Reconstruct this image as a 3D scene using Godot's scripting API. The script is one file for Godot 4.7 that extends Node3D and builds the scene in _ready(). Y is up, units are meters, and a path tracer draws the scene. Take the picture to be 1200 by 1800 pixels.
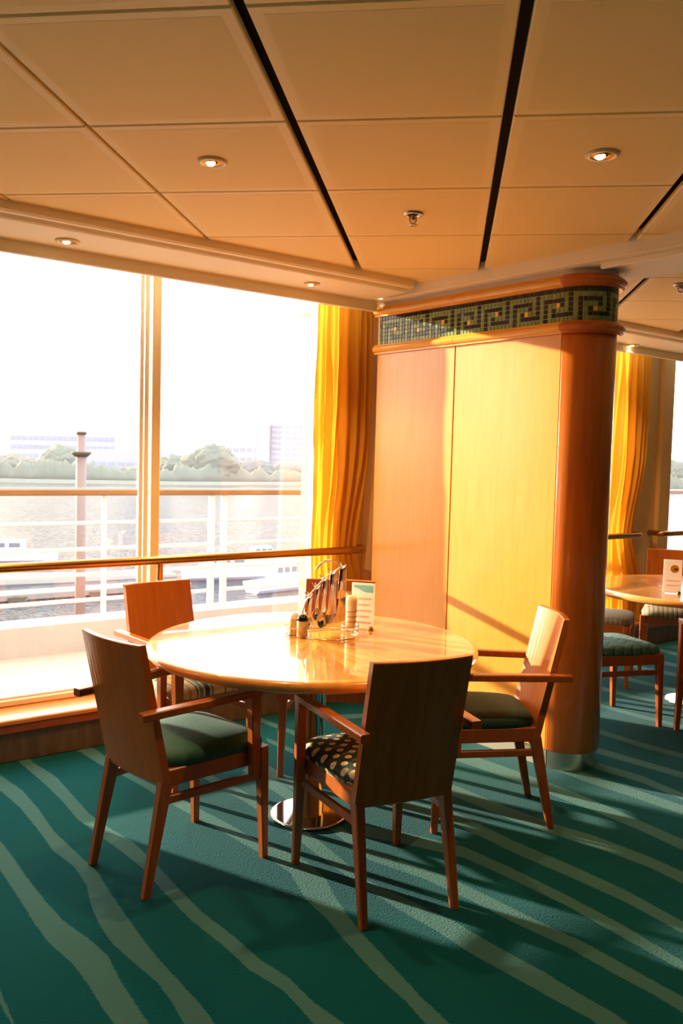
extends Node3D
# Ship's dining room at sunset: round table by a wide window. Floor coordinates: X right, Z ahead of the camera (negated into Godot's z).

const UP := Vector3.UP
const CEIL := 2.61
const SOFF := 2.55
const TILE := 0.6635
var dw: Vector3            # along the window wall, to the right
var nw: Vector3            # outwards through the window
var dp: Vector3            # along the partition, away from the camera
var np: Vector3            # out of the partition's front
var w0: Vector3
var p0: Vector3
var win_t: Transform3D     # local (along, height, into the room)
var par_t: Transform3D     # local (towards the rounded end, height, out of the front)
var used := {}
var M := {}
var rng := RandomNumberGenerator.new()

const STRIPES := [
	[-1.96,2.94,-1.65,2.62,-1.33,2.29,-1.24,2.20,-1.17,2.13,-1.12,2.08,-0.51,1.42,-0.50,1.42,-1.11,2.08,-1.18,2.16,-1.25,2.24,-1.38,2.37,-1.67,2.69,-1.97,3.00],
	[-2.47,3.64,-2.13,3.34,-1.79,3.04,-1.62,2.90,-1.44,2.71,-1.32,2.58,-1.22,2.48,-1.09,2.38,-1.00,2.29,-0.91,2.19,-0.86,2.14,-0.81,2.08,-0.22,1.40,-0.11,1.42,-0.71,2.09,-0.76,2.15,-0.83,2.23,-0.91,2.32,-1.00,2.44,-1.10,2.52,-1.22,2.60,-1.34,2.71,-1.48,2.85,-1.62,3.00,-1.75,3.13,-1.92,3.26,-2.24,3.55,-2.55,3.84],
	[-2.86,4.26,-2.51,3.98,-2.15,3.70,-2.00,3.59,-1.82,3.43,-1.65,3.25,-1.49,3.07,-1.35,2.96,-1.25,2.84,-1.17,2.70,-1.09,2.59,-1.01,2.50,-0.90,2.41,-0.80,2.33,-0.73,2.25,-0.67,2.17,-0.62,2.11,-0.01,1.45,0.10,1.46,-0.51,2.12,-0.58,2.18,-0.64,2.25,-0.73,2.34,-0.84,2.45,-0.94,2.56,-1.04,2.68,-1.14,2.80,-1.24,2.93,-1.39,3.07,-1.57,3.24,-1.74,3.44,-1.90,3.61,-2.10,3.77,-2.25,3.87,-2.59,4.14,-2.92,4.41],
	[-2.80,4.58,-2.47,4.28,-2.13,3.98,-2.08,3.93,-1.86,3.72,-1.69,3.55,-1.52,3.36,-1.33,3.20,-1.19,3.08,-1.08,2.98,-0.95,2.83,-0.80,2.67,-0.67,2.56,-0.55,2.44,-0.43,2.36,-0.36,2.28,-0.32,2.23,-0.27,2.16,0.35,1.51,0.44,1.52,-0.17,2.18,-0.24,2.25,-0.33,2.32,-0.42,2.42,-0.53,2.50,-0.64,2.61,-0.78,2.73,-0.90,2.86,-1.05,3.03,-1.21,3.20,-1.36,3.31,-1.50,3.43,-1.67,3.62,-1.83,3.80,-2.03,3.96,-2.08,4.01,-2.40,4.30,-2.72,4.59],
	[-1.95,4.21,-1.86,4.14,-1.70,4.00,-1.53,3.88,-1.38,3.76,-1.27,3.66,-1.12,3.54,-0.95,3.41,-0.78,3.27,-0.64,3.16,-0.54,3.06,-0.45,2.88,-0.36,2.77,-0.29,2.66,-0.20,2.53,-0.14,2.45,-0.07,2.37,-0.01,2.28,0.04,2.21,0.58,1.49,0.65,1.50,0.11,2.23,0.06,2.29,-0.02,2.39,-0.12,2.54,-0.25,2.73,-0.34,2.90,-0.40,3.04,-0.49,3.16,-0.60,3.24,-0.73,3.31,-0.88,3.44,-1.05,3.57,-1.20,3.69,-1.38,3.82,-1.56,3.95,-1.80,4.20,-1.91,4.27],
	[-1.27,4.05,-1.13,3.92,-0.99,3.78,-0.88,3.69,-0.77,3.58,-0.64,3.44,-0.51,3.28,-0.38,3.13,-0.25,3.00,-0.11,2.86,0.01,2.76,0.14,2.63,0.25,2.54,0.37,2.44,0.46,2.37,0.52,2.29,1.15,1.65,1.26,1.67,0.63,2.31,0.56,2.37,0.53,2.41,0.43,2.50,0.34,2.59,0.22,2.69,0.08,2.82,-0.07,2.93,-0.25,3.06,-0.38,3.23,-0.52,3.41,-0.66,3.57,-0.79,3.70,-0.95,3.84,-1.10,3.96,-1.22,4.08],
	[-0.97,4.05,-0.78,3.84,-0.61,3.66,-0.46,3.48,-0.26,3.22,-0.03,3.10,0.14,2.97,0.29,2.84,0.44,2.73,0.56,2.61,0.66,2.52,0.73,2.44,1.38,1.82,1.40,1.90,0.75,2.52,0.61,2.66,0.50,2.77,0.37,2.87,0.22,3.00,0.05,3.14,-0.14,3.24,-0.25,3.30,-0.43,3.54,-0.59,3.74,-0.76,3.94,-0.95,4.13],
	[-0.83,4.00,-0.61,3.79,-0.41,3.60,-0.29,3.42,-0.15,3.39,0.12,3.30,0.29,3.16,0.48,2.99,0.64,2.81,0.79,2.65,1.39,1.98,1.40,2.04,0.80,2.71,0.66,2.89,0.49,3.07,0.30,3.25,0.12,3.40,-0.16,3.50,-0.31,3.53,-0.43,3.72,-0.63,3.92,-0.86,4.15],
	[-0.54,3.97,-0.33,3.77,-0.10,3.69,0.08,3.62,0.31,3.39,0.51,3.22,0.69,3.06,0.85,2.87,1.47,2.22,1.49,2.30,0.87,2.95,0.71,3.15,0.53,3.32,0.32,3.50,0.09,3.74,-0.11,3.82,-0.34,3.91,-0.57,4.13],
	[-0.41,4.28,-0.13,4.06,0.10,3.91,0.33,3.70,0.49,3.59,0.66,3.49,0.84,3.35,0.94,3.23,1.60,2.62,1.63,2.72,0.97,3.33,0.86,3.45,0.68,3.60,0.51,3.70,0.34,3.83,0.10,4.05,-0.14,4.21,-0.43,4.45],
	[-0.14,4.52,0.12,4.39,0.32,4.23,0.53,4.04,0.69,3.89,0.81,3.77,0.91,3.66,1.02,3.52,1.59,2.82,1.62,2.93,1.05,3.63,0.93,3.77,0.83,3.89,0.72,4.02,0.55,4.19,0.33,4.38,0.12,4.56,-0.15,4.70],
	[0.34,4.58,0.56,4.41,0.76,4.21,0.92,4.08,1.12,3.90,1.81,3.32,1.83,3.42,1.15,4.01,0.95,4.19,0.78,4.33,0.58,4.54,0.35,4.73],
	[0.73,4.56,0.82,4.42,1.02,4.27,1.17,4.07,1.19,4.16,1.04,4.37,0.84,4.53,0.75,4.68],
	[0.76,4.81,0.87,4.67,1.07,4.51,1.25,4.37,1.27,4.46,1.09,4.61,0.88,4.78,0.78,4.92],
	[0.93,5.03,1.14,4.82,1.33,4.68,1.35,4.76,1.16,4.91,0.94,5.13],
	[1.29,7.46,1.63,7.08,1.95,6.81,1.98,6.93,1.66,7.21,1.32,7.60],
	[1.22,7.03,1.55,6.73,1.86,6.51,1.89,6.62,1.58,6.85,1.25,7.16],
	[1.16,6.61,1.45,6.28,1.73,6.03,1.76,6.12,1.48,6.38,1.17,6.72],
	[1.07,6.10,1.35,5.82,1.62,5.61,1.64,5.69,1.37,5.91,1.09,6.20],
	[1.00,5.64,1.26,5.40,1.51,5.21,1.53,5.28,1.28,5.47,1.01,5.73],
	[1.57,7.91,1.82,7.50,2.06,7.21,2.09,7.34,1.85,7.65,1.60,8.07],
	[1.80,8.02,1.97,7.73,2.14,7.53,2.18,7.67,2.01,7.88,1.83,8.19],
	[-0.72,4.94,-0.46,5.05,-0.16,4.76,0.09,4.54,0.09,4.61,-0.17,4.84,-0.46,5.14,-0.73,5.03],
	[-0.55,4.68,-0.21,4.48,0.09,4.30,0.09,4.37,-0.22,4.55,-0.56,4.76],
	[-1.13,4.90,-0.80,4.63,-0.51,4.36,-0.19,4.07,-0.19,4.13,-0.52,4.43,-0.82,4.71,-1.15,4.99],
	[-0.94,4.50,-0.75,4.33,-0.60,4.17,-0.61,4.23,-0.76,4.40,-0.96,4.57],
	[-3.15,3.12,-2.76,2.82,-2.48,2.52,-2.25,2.38,-2.13,2.19,-1.95,2.06,-1.91,1.96,-1.73,1.86,-1.69,1.77,-1.55,1.67,-1.54,1.62,-1.46,1.56,-0.89,0.88,-0.77,0.90,-1.37,1.57,-1.42,1.63,-1.48,1.71,-1.58,1.80,-1.65,1.92,-1.78,2.00,-1.86,2.08,-2.03,2.19,-2.11,2.33,-2.31,2.48,-2.38,2.61,-2.61,2.74,-2.87,3.03,-3.24,3.32],
	[-3.46,2.86,-3.11,2.56,-2.80,2.26,-2.59,2.12,-2.45,1.93,-2.29,1.80,-2.23,1.70,-2.06,1.60,-2.02,1.51,-1.87,1.41,-1.88,1.36,-1.77,1.30,-1.24,0.62,-1.08,0.64,-1.72,1.31,-1.73,1.37,-1.84,1.45,-1.88,1.54,-2.00,1.66,-2.08,1.74,-2.21,1.82,-2.33,1.93,-2.46,2.07,-2.61,2.22,-2.72,2.35,-2.93,2.48,-3.21,2.77,-3.56,3.06],
	[-3.76,2.60,-3.47,2.30,-3.10,2.00,-2.95,1.86,-2.75,1.67,-2.64,1.54,-2.54,1.44,-2.41,1.34,-2.33,1.25,-2.21,1.15,-2.20,1.10,-2.11,1.04,-1.56,0.36,-1.41,0.38,-2.05,1.05,-2.05,1.11,-2.18,1.19,-2.20,1.28,-2.35,1.40,-2.39,1.48,-2.57,1.56,-2.64,1.67,-2.82,1.81,-2.92,1.96,-3.08,2.09,-3.23,2.22,-3.57,2.51,-3.87,2.80],
	[-4.09,2.34,-3.81,2.04,-3.41,1.74,-3.30,1.60,-3.06,1.41,-3.00,1.28,-2.84,1.18,-2.77,1.08,-2.63,0.99,-2.57,0.89,-2.50,0.84,-2.47,0.78,-1.86,0.10,-1.77,0.12,-2.36,0.79,-2.40,0.85,-2.49,0.93,-2.54,1.02,-2.67,1.14,-2.73,1.22,-2.89,1.30,-2.97,1.41,-3.16,1.55,-3.24,1.70,-3.43,1.83,-3.54,1.96,-3.92,2.25,-4.18,2.54]]


func _ready() -> void:
	# ---- camera, sky, sun, exposure
	rng.seed = 7
	var cam := Camera3D.new()
	cam.name = "camera"
	cam.fov = rad_to_deg(2.0 * atan(900.0 / 1480.0))
	cam.near = 0.05
	cam.far = 4000.0
	add_child(cam)
	cam.transform = camera_pose(0.0597, 0.0258, -0.1238, Vector3(0, 1.56, 0))
	var sky_mat := ProceduralSkyMaterial.new()
	sky_mat.sky_top_color = Color(0.90, 0.93, 1.0)
	sky_mat.sky_horizon_color = Color(1.0, 0.955, 0.955)
	sky_mat.ground_horizon_color = Color(0.8, 0.78, 0.76)
	sky_mat.ground_bottom_color = Color(0.7, 0.7, 0.7)
	sky_mat.sky_energy_multiplier = 1.75
	sky_mat.ground_energy_multiplier = 0.6
	sky_mat.sun_angle_max = 95.0    # hazy evening glow round the low sun
	sky_mat.sun_curve = 1.5
	var sky := Sky.new()
	sky.sky_material = sky_mat
	var env := Environment.new()
	env.background_mode = Environment.BG_SKY
	env.sky = sky
	env.tonemap_mode = Environment.TONE_MAPPER_LINEAR
	env.tonemap_exposure = 2.45
	env.sdfgi_enabled = true
	env.ssao_enabled = true
	env.ssil_enabled = true
	env.volumetric_fog_enabled = true
	env.volumetric_fog_density = 0.0
	var we := WorldEnvironment.new()
	we.name = "world_environment"
	we.environment = env
	add_child(we)
	var sun := DirectionalLight3D.new()
	sun.name = "sun"
	sun.light_color = Color(1.0, 0.925, 0.79)
	sun.light_energy = 2.4
	sun.light_angular_distance = 0.9
	sun.shadow_enabled = true
	sun.sky_mode = DirectionalLight3D.SKY_MODE_LIGHT_AND_SKY
	add_child(sun)
	var az := deg_to_rad(113.0)
	var travel := Vector3(sin(az), -tan(deg_to_rad(13.3)), -cos(az)).normalized()
	sun.look_at_from_position(Vector3.ZERO, travel, UP)
	# ---- frames of the two main planes
	dw = Vector3(0.725, 0, -0.689).normalized()
	nw = Vector3(-0.689, 0, -0.725).normalized()
	dp = Vector3(-0.7455, 0, -0.6665).normalized()
	np = Vector3(-0.6665, 0, 0.7455).normalized()
	w0 = fl(-2.0, 4.08)
	p0 = fl(0.554, 4.388)
	win_t = Transform3D(Basis(dw, UP, -nw), w0)
	par_t = Transform3D(Basis(-dp, UP, np), p0)
	materials()
	build_floor()
	build_ceiling()
	build_walls()
	build_partition()
	build_windows()
	build_outside()
	build_curtains_and_rails()
	build_fittings()
	build_main_table()
	build_chairs()
	build_tableware()
	build_far_table()


func fl(x: float, z: float, y := 0.0) -> Vector3:
	return Vector3(x, y, -z)


func camera_pose(pitch: float, roll: float, yaw: float, at: Vector3) -> Transform3D:
	# rows of the camera's axes in (X, Y, Z ahead)
	var b := Basis(Vector3(0, 1, 0), 0.0)
	var cy := cos(yaw)
	var sy := sin(yaw)
	var cp := cos(pitch)
	var sp := sin(pitch)
	var cr := cos(roll)
	var sr := sin(roll)
	var r := Vector3(cy, 0, -sy)
	var u := Vector3(0, 1, 0)
	var f := Vector3(sy, 0, cy)
	var u2 := u * cp + f * sp
	var f2 := f * cp - u * sp
	var r3 := r * cr + u2 * sr
	var u3 := u2 * cr - r * sr
	b.x = Vector3(r3.x, r3.y, -r3.z)
	b.y = Vector3(u3.x, u3.y, -u3.z)
	b.z = -Vector3(f2.x, f2.y, -f2.z)
	return Transform3D(b.orthonormalized(), at)


# ------------------------------------------------------------------ naming
func numbered(called: String) -> String:
	var n: int = used.get(called, 0)
	used[called] = n + 1
	return called if n == 0 else "%s_%03d" % [called, n]


func tag(o: Node, label := "", category := "", group := "", kind := "") -> Node:
	if label: o.set_meta("label", label)
	if category: o.set_meta("category", category)
	if group: o.set_meta("group", group)
	if kind: o.set_meta("kind", kind)
	return o


func thing(called: String, label: String, category: String, at := Transform3D(), group := "") -> Node3D:
	var o := Node3D.new()
	o.name = numbered(called)
	add_child(o)
	o.transform = at
	tag(o, label, category, group)
	return o


func struct(called: String, at := Transform3D(), label := "") -> Node3D:
	var o := Node3D.new()
	o.name = numbered(called)
	add_child(o)
	o.transform = at
	tag(o, label, "", "", "structure")
	return o


func ob(called: String, st: SurfaceTool, mat: Material, parent: Node = null) -> MeshInstance3D:
	st.generate_normals()
	var o := MeshInstance3D.new()
	o.mesh = st.commit()
	o.material_override = mat
	return put(o, called, parent)


func put(o: MeshInstance3D, called: String, parent: Node = null) -> MeshInstance3D:
	if parent == null:
		o.name = numbered(called)
		add_child(o)
	else:
		o.name = called
		var n := 0
		while parent.has_node(NodePath(o.name)):
			n += 1
			o.name = "%s_%03d" % [called, n]
		parent.add_child(o, true)
	return o


func same(o: MeshInstance3D, mat: Material, called: String, parent: Node, at := Transform3D()) -> MeshInstance3D:
	var c := MeshInstance3D.new()
	c.mesh = o.mesh
	c.material_override = mat
	c.transform = at
	return put(c, called, parent)


# ------------------------------------------------------------------ mesh making
func S(smooth := false) -> SurfaceTool:
	var st := SurfaceTool.new()
	st.begin(Mesh.PRIMITIVE_TRIANGLES)
	st.set_smooth_group(0 if smooth else -1)
	return st


func tri(st: SurfaceTool, a: Vector3, b: Vector3, c: Vector3) -> void:
	st.add_vertex(a)
	st.add_vertex(b)
	st.add_vertex(c)


# rings run counter-clockwise round the way they advance
func loft(st: SurfaceTool, rings: Array, caps := true, closed := true) -> void:
	var n: int = rings[0].size()
	for k in rings.size() - 1:
		var r0: PackedVector3Array = rings[k]
		var r1: PackedVector3Array = rings[k + 1]
		for i in (n if closed else n - 1):
			var j := (i + 1) % n
			tri(st, r0[i], r1[j], r0[j])
			tri(st, r0[i], r1[i], r1[j])
	if caps:
		st.set_smooth_group(-1)
		for e in 2:
			var r: PackedVector3Array = rings[0] if e == 0 else rings[rings.size() - 1]
			var mid := Vector3.ZERO
			for v in r: mid += v
			mid /= n
			for i in n:
				if e == 0: tri(st, mid, r[i], r[(i + 1) % n])
				else: tri(st, mid, r[(i + 1) % n], r[i])
		st.set_smooth_group(0)


func oct(c: Vector3, hx: float, hz: float, ch: float) -> PackedVector3Array:
	# horizontal chamfered rectangle, counter-clockwise seen from above
	var out := PackedVector3Array()
	for p in [[hx, -ch], [hx, ch], [ch, 0], [-ch, 0]]:
		pass
	var pts := [Vector2(hx, hz - ch), Vector2(hx - ch, hz), Vector2(-hx + ch, hz), Vector2(-hx, hz - ch), Vector2(-hx, -hz + ch), Vector2(-hx + ch, -hz), Vector2(hx - ch, -hz), Vector2(hx, -hz + ch)]
	for i in 8:
		var p: Vector2 = pts[7 - i]
		out.append(c + Vector3(p.x, 0, p.y))
	return out


func box(st: SurfaceTool, c: Vector3, s: Vector3, ch := 0.003) -> void:
	var h := s / 2.0
	ch = minf(ch, minf(h.x, minf(h.y, h.z)) * 0.9)
	var y := Vector3(0, 1, 0)
	loft(st, [oct(c - y * h.y, h.x - ch, h.z - ch, ch * 0.5), oct(c - y * (h.y - ch), h.x, h.z, ch), oct(c + y * (h.y - ch), h.x, h.z, ch), oct(c + y * h.y, h.x - ch, h.z - ch, ch * 0.5)])
	st.set_smooth_group(-1)


func span(st: SurfaceTool, a: Vector3, b: Vector3, ch := 0.003) -> void:
	box(st, (a + b) / 2.0, (b - a).abs(), ch)


# a bar between two points with its own rectangle at either end (w across side, h across up)
func bar(st: SurfaceTool, a: Vector3, b: Vector3, wa: Vector2, wb: Vector2, side: Vector3, ch := 0.003) -> void:
	var d := (b - a).normalized()
	var x := (side - d * side.dot(d)).normalized()
	var y := d.cross(x)
	var rings := []
	for e in 2:
		var c := a if e == 0 else b
		var w := (wa if e == 0 else wb) / 2.0
		var q := minf(ch, minf(w.x, w.y) * 0.8)
		var ring := PackedVector3Array()
		for p in [Vector2(w.x, -w.y + q), Vector2(w.x, w.y - q), Vector2(w.x - q, w.y), Vector2(-w.x + q, w.y), Vector2(-w.x, w.y - q), Vector2(-w.x, -w.y + q), Vector2(-w.x + q, -w.y), Vector2(w.x - q, -w.y)]:
			ring.append(c + x * p.x + y * p.y)
		rings.append(ring)
	loft(st, rings)
	st.set_smooth_group(-1)


func tube(st: SurfaceTool, path: PackedVector3Array, r: float, n := 8, shut := false) -> void:
	st.set_smooth_group(0)
	var rings := []
	var k := path.size()
	var x := Vector3.ZERO
	for i in k:
		var d: Vector3
		if shut: d = (path[(i + 1) % k] - path[(i + k - 1) % k]).normalized()
		else: d = (path[mini(i + 1, k - 1)] - path[maxi(i - 1, 0)]).normalized()
		if x == Vector3.ZERO:
			x = d.cross(UP if absf(d.y) < 0.9 else Vector3.RIGHT).normalized()
		x = (x - d * x.dot(d)).normalized()
		var y := d.cross(x)
		var ring := PackedVector3Array()
		for j in n:
			var a := TAU * j / n
			ring.append(path[i] + (x * cos(a) + y * sin(a)) * r)
		rings.append(ring)
	if shut:
		rings.append(rings[0])
	loft(st, rings, not shut)


func circle(c: Vector3, r: float, n: int, a0 := 0.0, a1 := TAU) -> PackedVector3Array:
	# counter-clockwise seen from above
	var out := PackedVector3Array()
	for i in n:
		var a := a0 + (a1 - a0) * i / (n if is_equal_approx(a1 - a0, TAU) else n - 1)
		out.append(c + Vector3(cos(a) * r, 0, -sin(a) * r))
	return out


func lathe(st: SurfaceTool, prof: PackedVector2Array, n := 32, c := Vector3.ZERO, smooth := true) -> void:
	st.set_smooth_group(0 if smooth else -1)
	var rings := []
	for p in prof:
		rings.append(circle(c + Vector3(0, p.y, 0), maxf(p.x, 0.0002), n))
	loft(st, rings)


# flat polygon (x, z in Godot axes) pulled from y0 up to y1, its lower edge drawn in by ch
func slab(st: SurfaceTool, poly: PackedVector2Array, y0: float, y1: float, ch := 0.0) -> void:
	if Geometry2D.is_polygon_clockwise(poly): poly.reverse()
	var n := poly.size()
	st.set_smooth_group(-1)
	var inner := poly
	if ch > 0.0:
		var off := Geometry2D.offset_polygon(poly, -ch, Geometry2D.JOIN_MITER)
		if off.size() == 1 and off[0].size() == n:
			inner = off[0]
			if Geometry2D.is_polygon_clockwise(inner): inner.reverse()
			var best := 0
			for i in n:
				if inner[i].distance_to(poly[0]) < inner[best].distance_to(poly[0]): best = i
			var turned := PackedVector2Array()
			for i in n: turned.append(inner[(i + best) % n])
			inner = turned
	var up := func(p: Vector2, y: float) -> Vector3: return Vector3(p.x, y, p.y)
	for i in n:
		var j := (i + 1) % n
		var a: Vector3 = up.call(inner[i], y0)
		var b: Vector3 = up.call(inner[j], y0)
		var c: Vector3 = up.call(poly[i], y0 + ch)
		var d: Vector3 = up.call(poly[j], y0 + ch)
		if ch > 0.0:
			tri(st, a, d, c)
			tri(st, a, b, d)
		var e: Vector3 = up.call(poly[i], y1)
		var f: Vector3 = up.call(poly[j], y1)
		tri(st, c, f, e)
		tri(st, c, d, f)
	for t in 2:
		var q := inner if t == 0 else poly
		var y := y0 if t == 0 else y1
		var ix := Geometry2D.triangulate_polygon(q)
		for i in range(0, ix.size(), 3):
			var a: Vector3 = up.call(q[ix[i]], y)
			var b: Vector3 = up.call(q[ix[i + 1]], y)
			var c: Vector3 = up.call(q[ix[i + 2]], y)
			var faces_up := (b - a).cross(c - a).y < 0.0    # clockwise seen from above
			if faces_up == (t == 1): tri(st, a, b, c)
			else: tri(st, a, c, b)


# a closed profile (x out, y up) carried along frames
func sweep(st: SurfaceTool, frames: Array, prof: PackedVector2Array, smooth := false) -> void:
	st.set_smooth_group(0 if smooth else -1)
	var rings := []
	for f in frames:
		var ring := PackedVector3Array()
		for p in prof:
			ring.append(f * Vector3(p.x, p.y, 0))
		rings.append(ring)
	loft(st, rings)


# ------------------------------------------------------------------ materials
func mat(c: Color, rough := 0.6, metal := 0.0) -> StandardMaterial3D:
	var m := StandardMaterial3D.new()
	m.albedo_color = c
	m.roughness = rough
	m.metallic = metal
	return m


func noise_tex(seed_: int, freq: float, a: Color, b: Color, size := 512, oct_ := 4, mid := -1.0) -> NoiseTexture2D:
	var f := FastNoiseLite.new()
	f.seed = seed_
	f.noise_type = FastNoiseLite.TYPE_SIMPLEX_SMOOTH
	f.frequency = freq
	f.fractal_octaves = oct_
	var t := NoiseTexture2D.new()
	t.width = size
	t.height = size
	t.seamless = true
	t.noise = f
	var g := Gradient.new()
	g.colors = PackedColorArray([a, b])
	g.offsets = PackedFloat32Array([0.2, 0.8])
	if mid >= 0.0:
		g.colors = PackedColorArray([a, a.lerp(b, mid), b])
		g.offsets = PackedFloat32Array([0.1, 0.5, 0.9])
	t.color_ramp = g
	return t


func wood(a: Color, b: Color, seed_: int, rough: float, scale_: Vector3, coat := 0.0) -> StandardMaterial3D:
	var m := mat(Color.WHITE, rough)
	m.albedo_texture = noise_tex(seed_, 0.012, a, b, 512, 5)
	m.uv1_triplanar = true
	m.uv1_scale = scale_
	if coat > 0.0:
		m.clearcoat_enabled = true
		m.clearcoat = coat
		m.clearcoat_roughness = 0.04
	return m


func pattern(kind: String, w: int, h: int) -> ImageTexture:
	var im := Image.create(w, h, false, Image.FORMAT_RGB8)
	for y in h:
		for x in w:
			var u := float(x) / w
			var v := float(y) / h
			var c := Color(0.055, 0.12, 0.125)
			if kind == "dots":
				for o in [Vector2(0.25, 0.25), Vector2(0.75, 0.75)]:
					var d := Vector2((u - o.x) / 0.20, (v - o.y) / 0.185).length()
					if d < 1.0:
						c = Color(0.95, 0.86, 0.62)
						if d < 0.5 and d > 0.14: c = Color(0.86, 0.68, 0.38)
			elif kind == "stripes":
				c = Color(0.80, 0.70, 0.48)
				for s in [[0.10, 0.15, 0], [0.19, 0.30, 1], [0.34, 0.42, 0], [0.46, 0.49, 1], [0.60, 0.66, 2], [0.80, 0.84, 0]]:
					if u > s[0] and u < s[1]: c = [Color(0.35, 0.52, 0.46), Color(0.10, 0.26, 0.26), Color(0.66, 0.55, 0.33)][s[2]]
			elif kind == "waves":
				c = Color(0.20, 0.42, 0.42)
				var q := fposmod(u * 4.0 + 0.32 * sin(v * TAU * 2.0), 1.0)
				if q < 0.16: c = Color(0.04, 0.10, 0.12)
				elif q < 0.5: c = Color(0.28, 0.50, 0.49)
			elif kind == "pinstripes":
				c = Color(0.62, 0.58, 0.46)
				var q := fposmod(u * 6.0, 1.0)
				if q < 0.14: c = Color(0.16, 0.20, 0.20)
				elif q < 0.45: c = Color(0.50, 0.50, 0.42)
			im.set_pixel(x, y, c)
	return ImageTexture.create_from_image(im)


func cloth(t: Texture2D, c: Color, scale_: Vector3) -> StandardMaterial3D:
	var m := mat(c, 0.75)
	m.albedo_texture = t
	m.uv1_triplanar = true
	m.uv1_scale = scale_
	m.rim_enabled = true
	m.rim = 0.08
	m.rim_tint = 0.6
	return m


func materials() -> void:
	M.beech = wood(Color(0.89, 0.61, 0.25), Color(0.905, 0.635, 0.275), 3, 0.28, Vector3(3.0, 0.28, 3.0), 0.35)
	M.beech.clearcoat = 0.6
	M.beech.clearcoat_roughness = 0.16
	M.column = wood(Color(0.74, 0.37, 0.06), Color(0.81, 0.44, 0.10), 4, 0.3, Vector3(5.0, 0.3, 5.0), 0.5)
	M.column.clearcoat_roughness = 0.1
	M.mould = wood(Color(0.92, 0.64, 0.15), Color(0.94, 0.68, 0.19), 5, 0.3, Vector3(0.6, 4.0, 4.0), 0.4)
	M.chair = wood(Color(0.61, 0.295, 0.05), Color(0.66, 0.34, 0.07), 6, 0.34, Vector3(5.0, 0.6, 5.0), 0.25)
	M.chair_back = wood(Color(0.66, 0.325, 0.055), Color(0.71, 0.375, 0.075), 8, 0.34, Vector3(4.0, 0.4, 4.0), 0.15)
	M.chair.clearcoat_roughness = 0.15
	M.chair_back.clearcoat_roughness = 0.15
	M.veneer = wood(Color(0.84, 0.55, 0.24), Color(0.91, 0.65, 0.32), 11, 0.25, Vector3(4.0, 4.0, 0.5), 1.0)
	M.veneer_dark = wood(Color(0.78, 0.48, 0.19), Color(0.86, 0.57, 0.25), 12, 0.25, Vector3(4.0, 4.0, 0.5), 1.0)
	M.rim = wood(Color(0.84, 0.56, 0.26), Color(0.90, 0.64, 0.33), 13, 0.25, Vector3(2.0, 6.0, 2.0), 0.9)
	M.sill = wood(Color(0.80, 0.50, 0.22), Color(0.88, 0.58, 0.28), 14, 0.3, Vector3(0.5, 5.0, 5.0), 0.5)
	M.apron = wood(Color(0.60, 0.28, 0.09), Color(0.68, 0.34, 0.12), 15, 0.35, Vector3(0.5, 5.0, 5.0), 0.2)
	M.ceiling = mat(Color.WHITE, 0.7)
	M.ceiling.albedo_texture = perforated()
	M.ceiling.uv1_triplanar = true
	M.ceiling.uv1_scale = Vector3(6.0, 6.0, 6.0)
	M.ceiling_edge = mat(Color(0.975, 0.85, 0.57), 0.55)
	M.soffit = mat(Color(0.98, 0.92, 0.79), 0.5)
	M.void_ = mat(Color(0.02, 0.02, 0.02), 0.9)
	M.wall = mat(Color(0.86, 0.72, 0.50), 0.7)
	M.wall_dark = wood(Color(0.34, 0.18, 0.08), Color(0.39, 0.21, 0.10), 17, 0.5, Vector3(2.0, 0.3, 2.0))
	M.kick = wood(Color(0.36, 0.32, 0.27), Color(0.44, 0.39, 0.32), 18, 0.45, Vector3(3.0, 0.6, 3.0))
	M.steel = mat(Color(0.78, 0.74, 0.68), 0.28, 1.0)
	M.steel_soft = mat(Color(0.80, 0.76, 0.70), 0.42, 0.8)
	M.chrome = mat(Color(0.88, 0.86, 0.84), 0.07, 1.0)
	M.brass = mat(Color(0.72, 0.54, 0.32), 0.26, 1.0)
	M.gold_frame = mat(Color(0.98, 0.95, 0.88), 0.4, 0.0)
	M.gold_dark = mat(Color(0.97, 0.89, 0.72), 0.4, 0.0)
	M.white_paint = mat(Color(0.93, 0.92, 0.91), 0.45)
	M.deck_paint = mat(Color(0.63, 0.64, 0.68), 0.5)
	M.rail_paint = mat(Color(0.76, 0.78, 0.84), 0.45)
	M.glass = mat(Color(1, 1, 1, 0.03), 0.0)
	M.glass.transparency = BaseMaterial3D.TRANSPARENCY_ALPHA
	M.clear = mat(Color(1, 0.98, 0.94, 0.06), 0.02)
	M.clear.transparency = BaseMaterial3D.TRANSPARENCY_ALPHA
	M.curtain = mat(Color(0.88, 0.66, 0.22), 0.85)
	M.curtain.backlight_enabled = true
	M.curtain.backlight = Color(0.76, 0.58, 0.17)
	M.curtain.cull_mode = BaseMaterial3D.CULL_DISABLED
	M.curtain.rim_enabled = true
	M.curtain.rim = 0.3
	M.lining = mat(Color(0.95, 0.90, 0.80), 0.9)
	M.lining.backlight_enabled = true
	M.lining.backlight = Color(0.95, 0.90, 0.80)
	M.lining.cull_mode = BaseMaterial3D.CULL_DISABLED
	M.seat_teal = cloth(noise_tex(21, 0.05, Color(0.07, 0.30, 0.27), Color(0.11, 0.35, 0.31), 256), Color.WHITE, Vector3(4, 4, 4))
	M.seat_green = cloth(noise_tex(22, 0.05, Color(0.07, 0.21, 0.17), Color(0.10, 0.26, 0.20), 256), Color.WHITE, Vector3(4, 4, 4))
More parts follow.
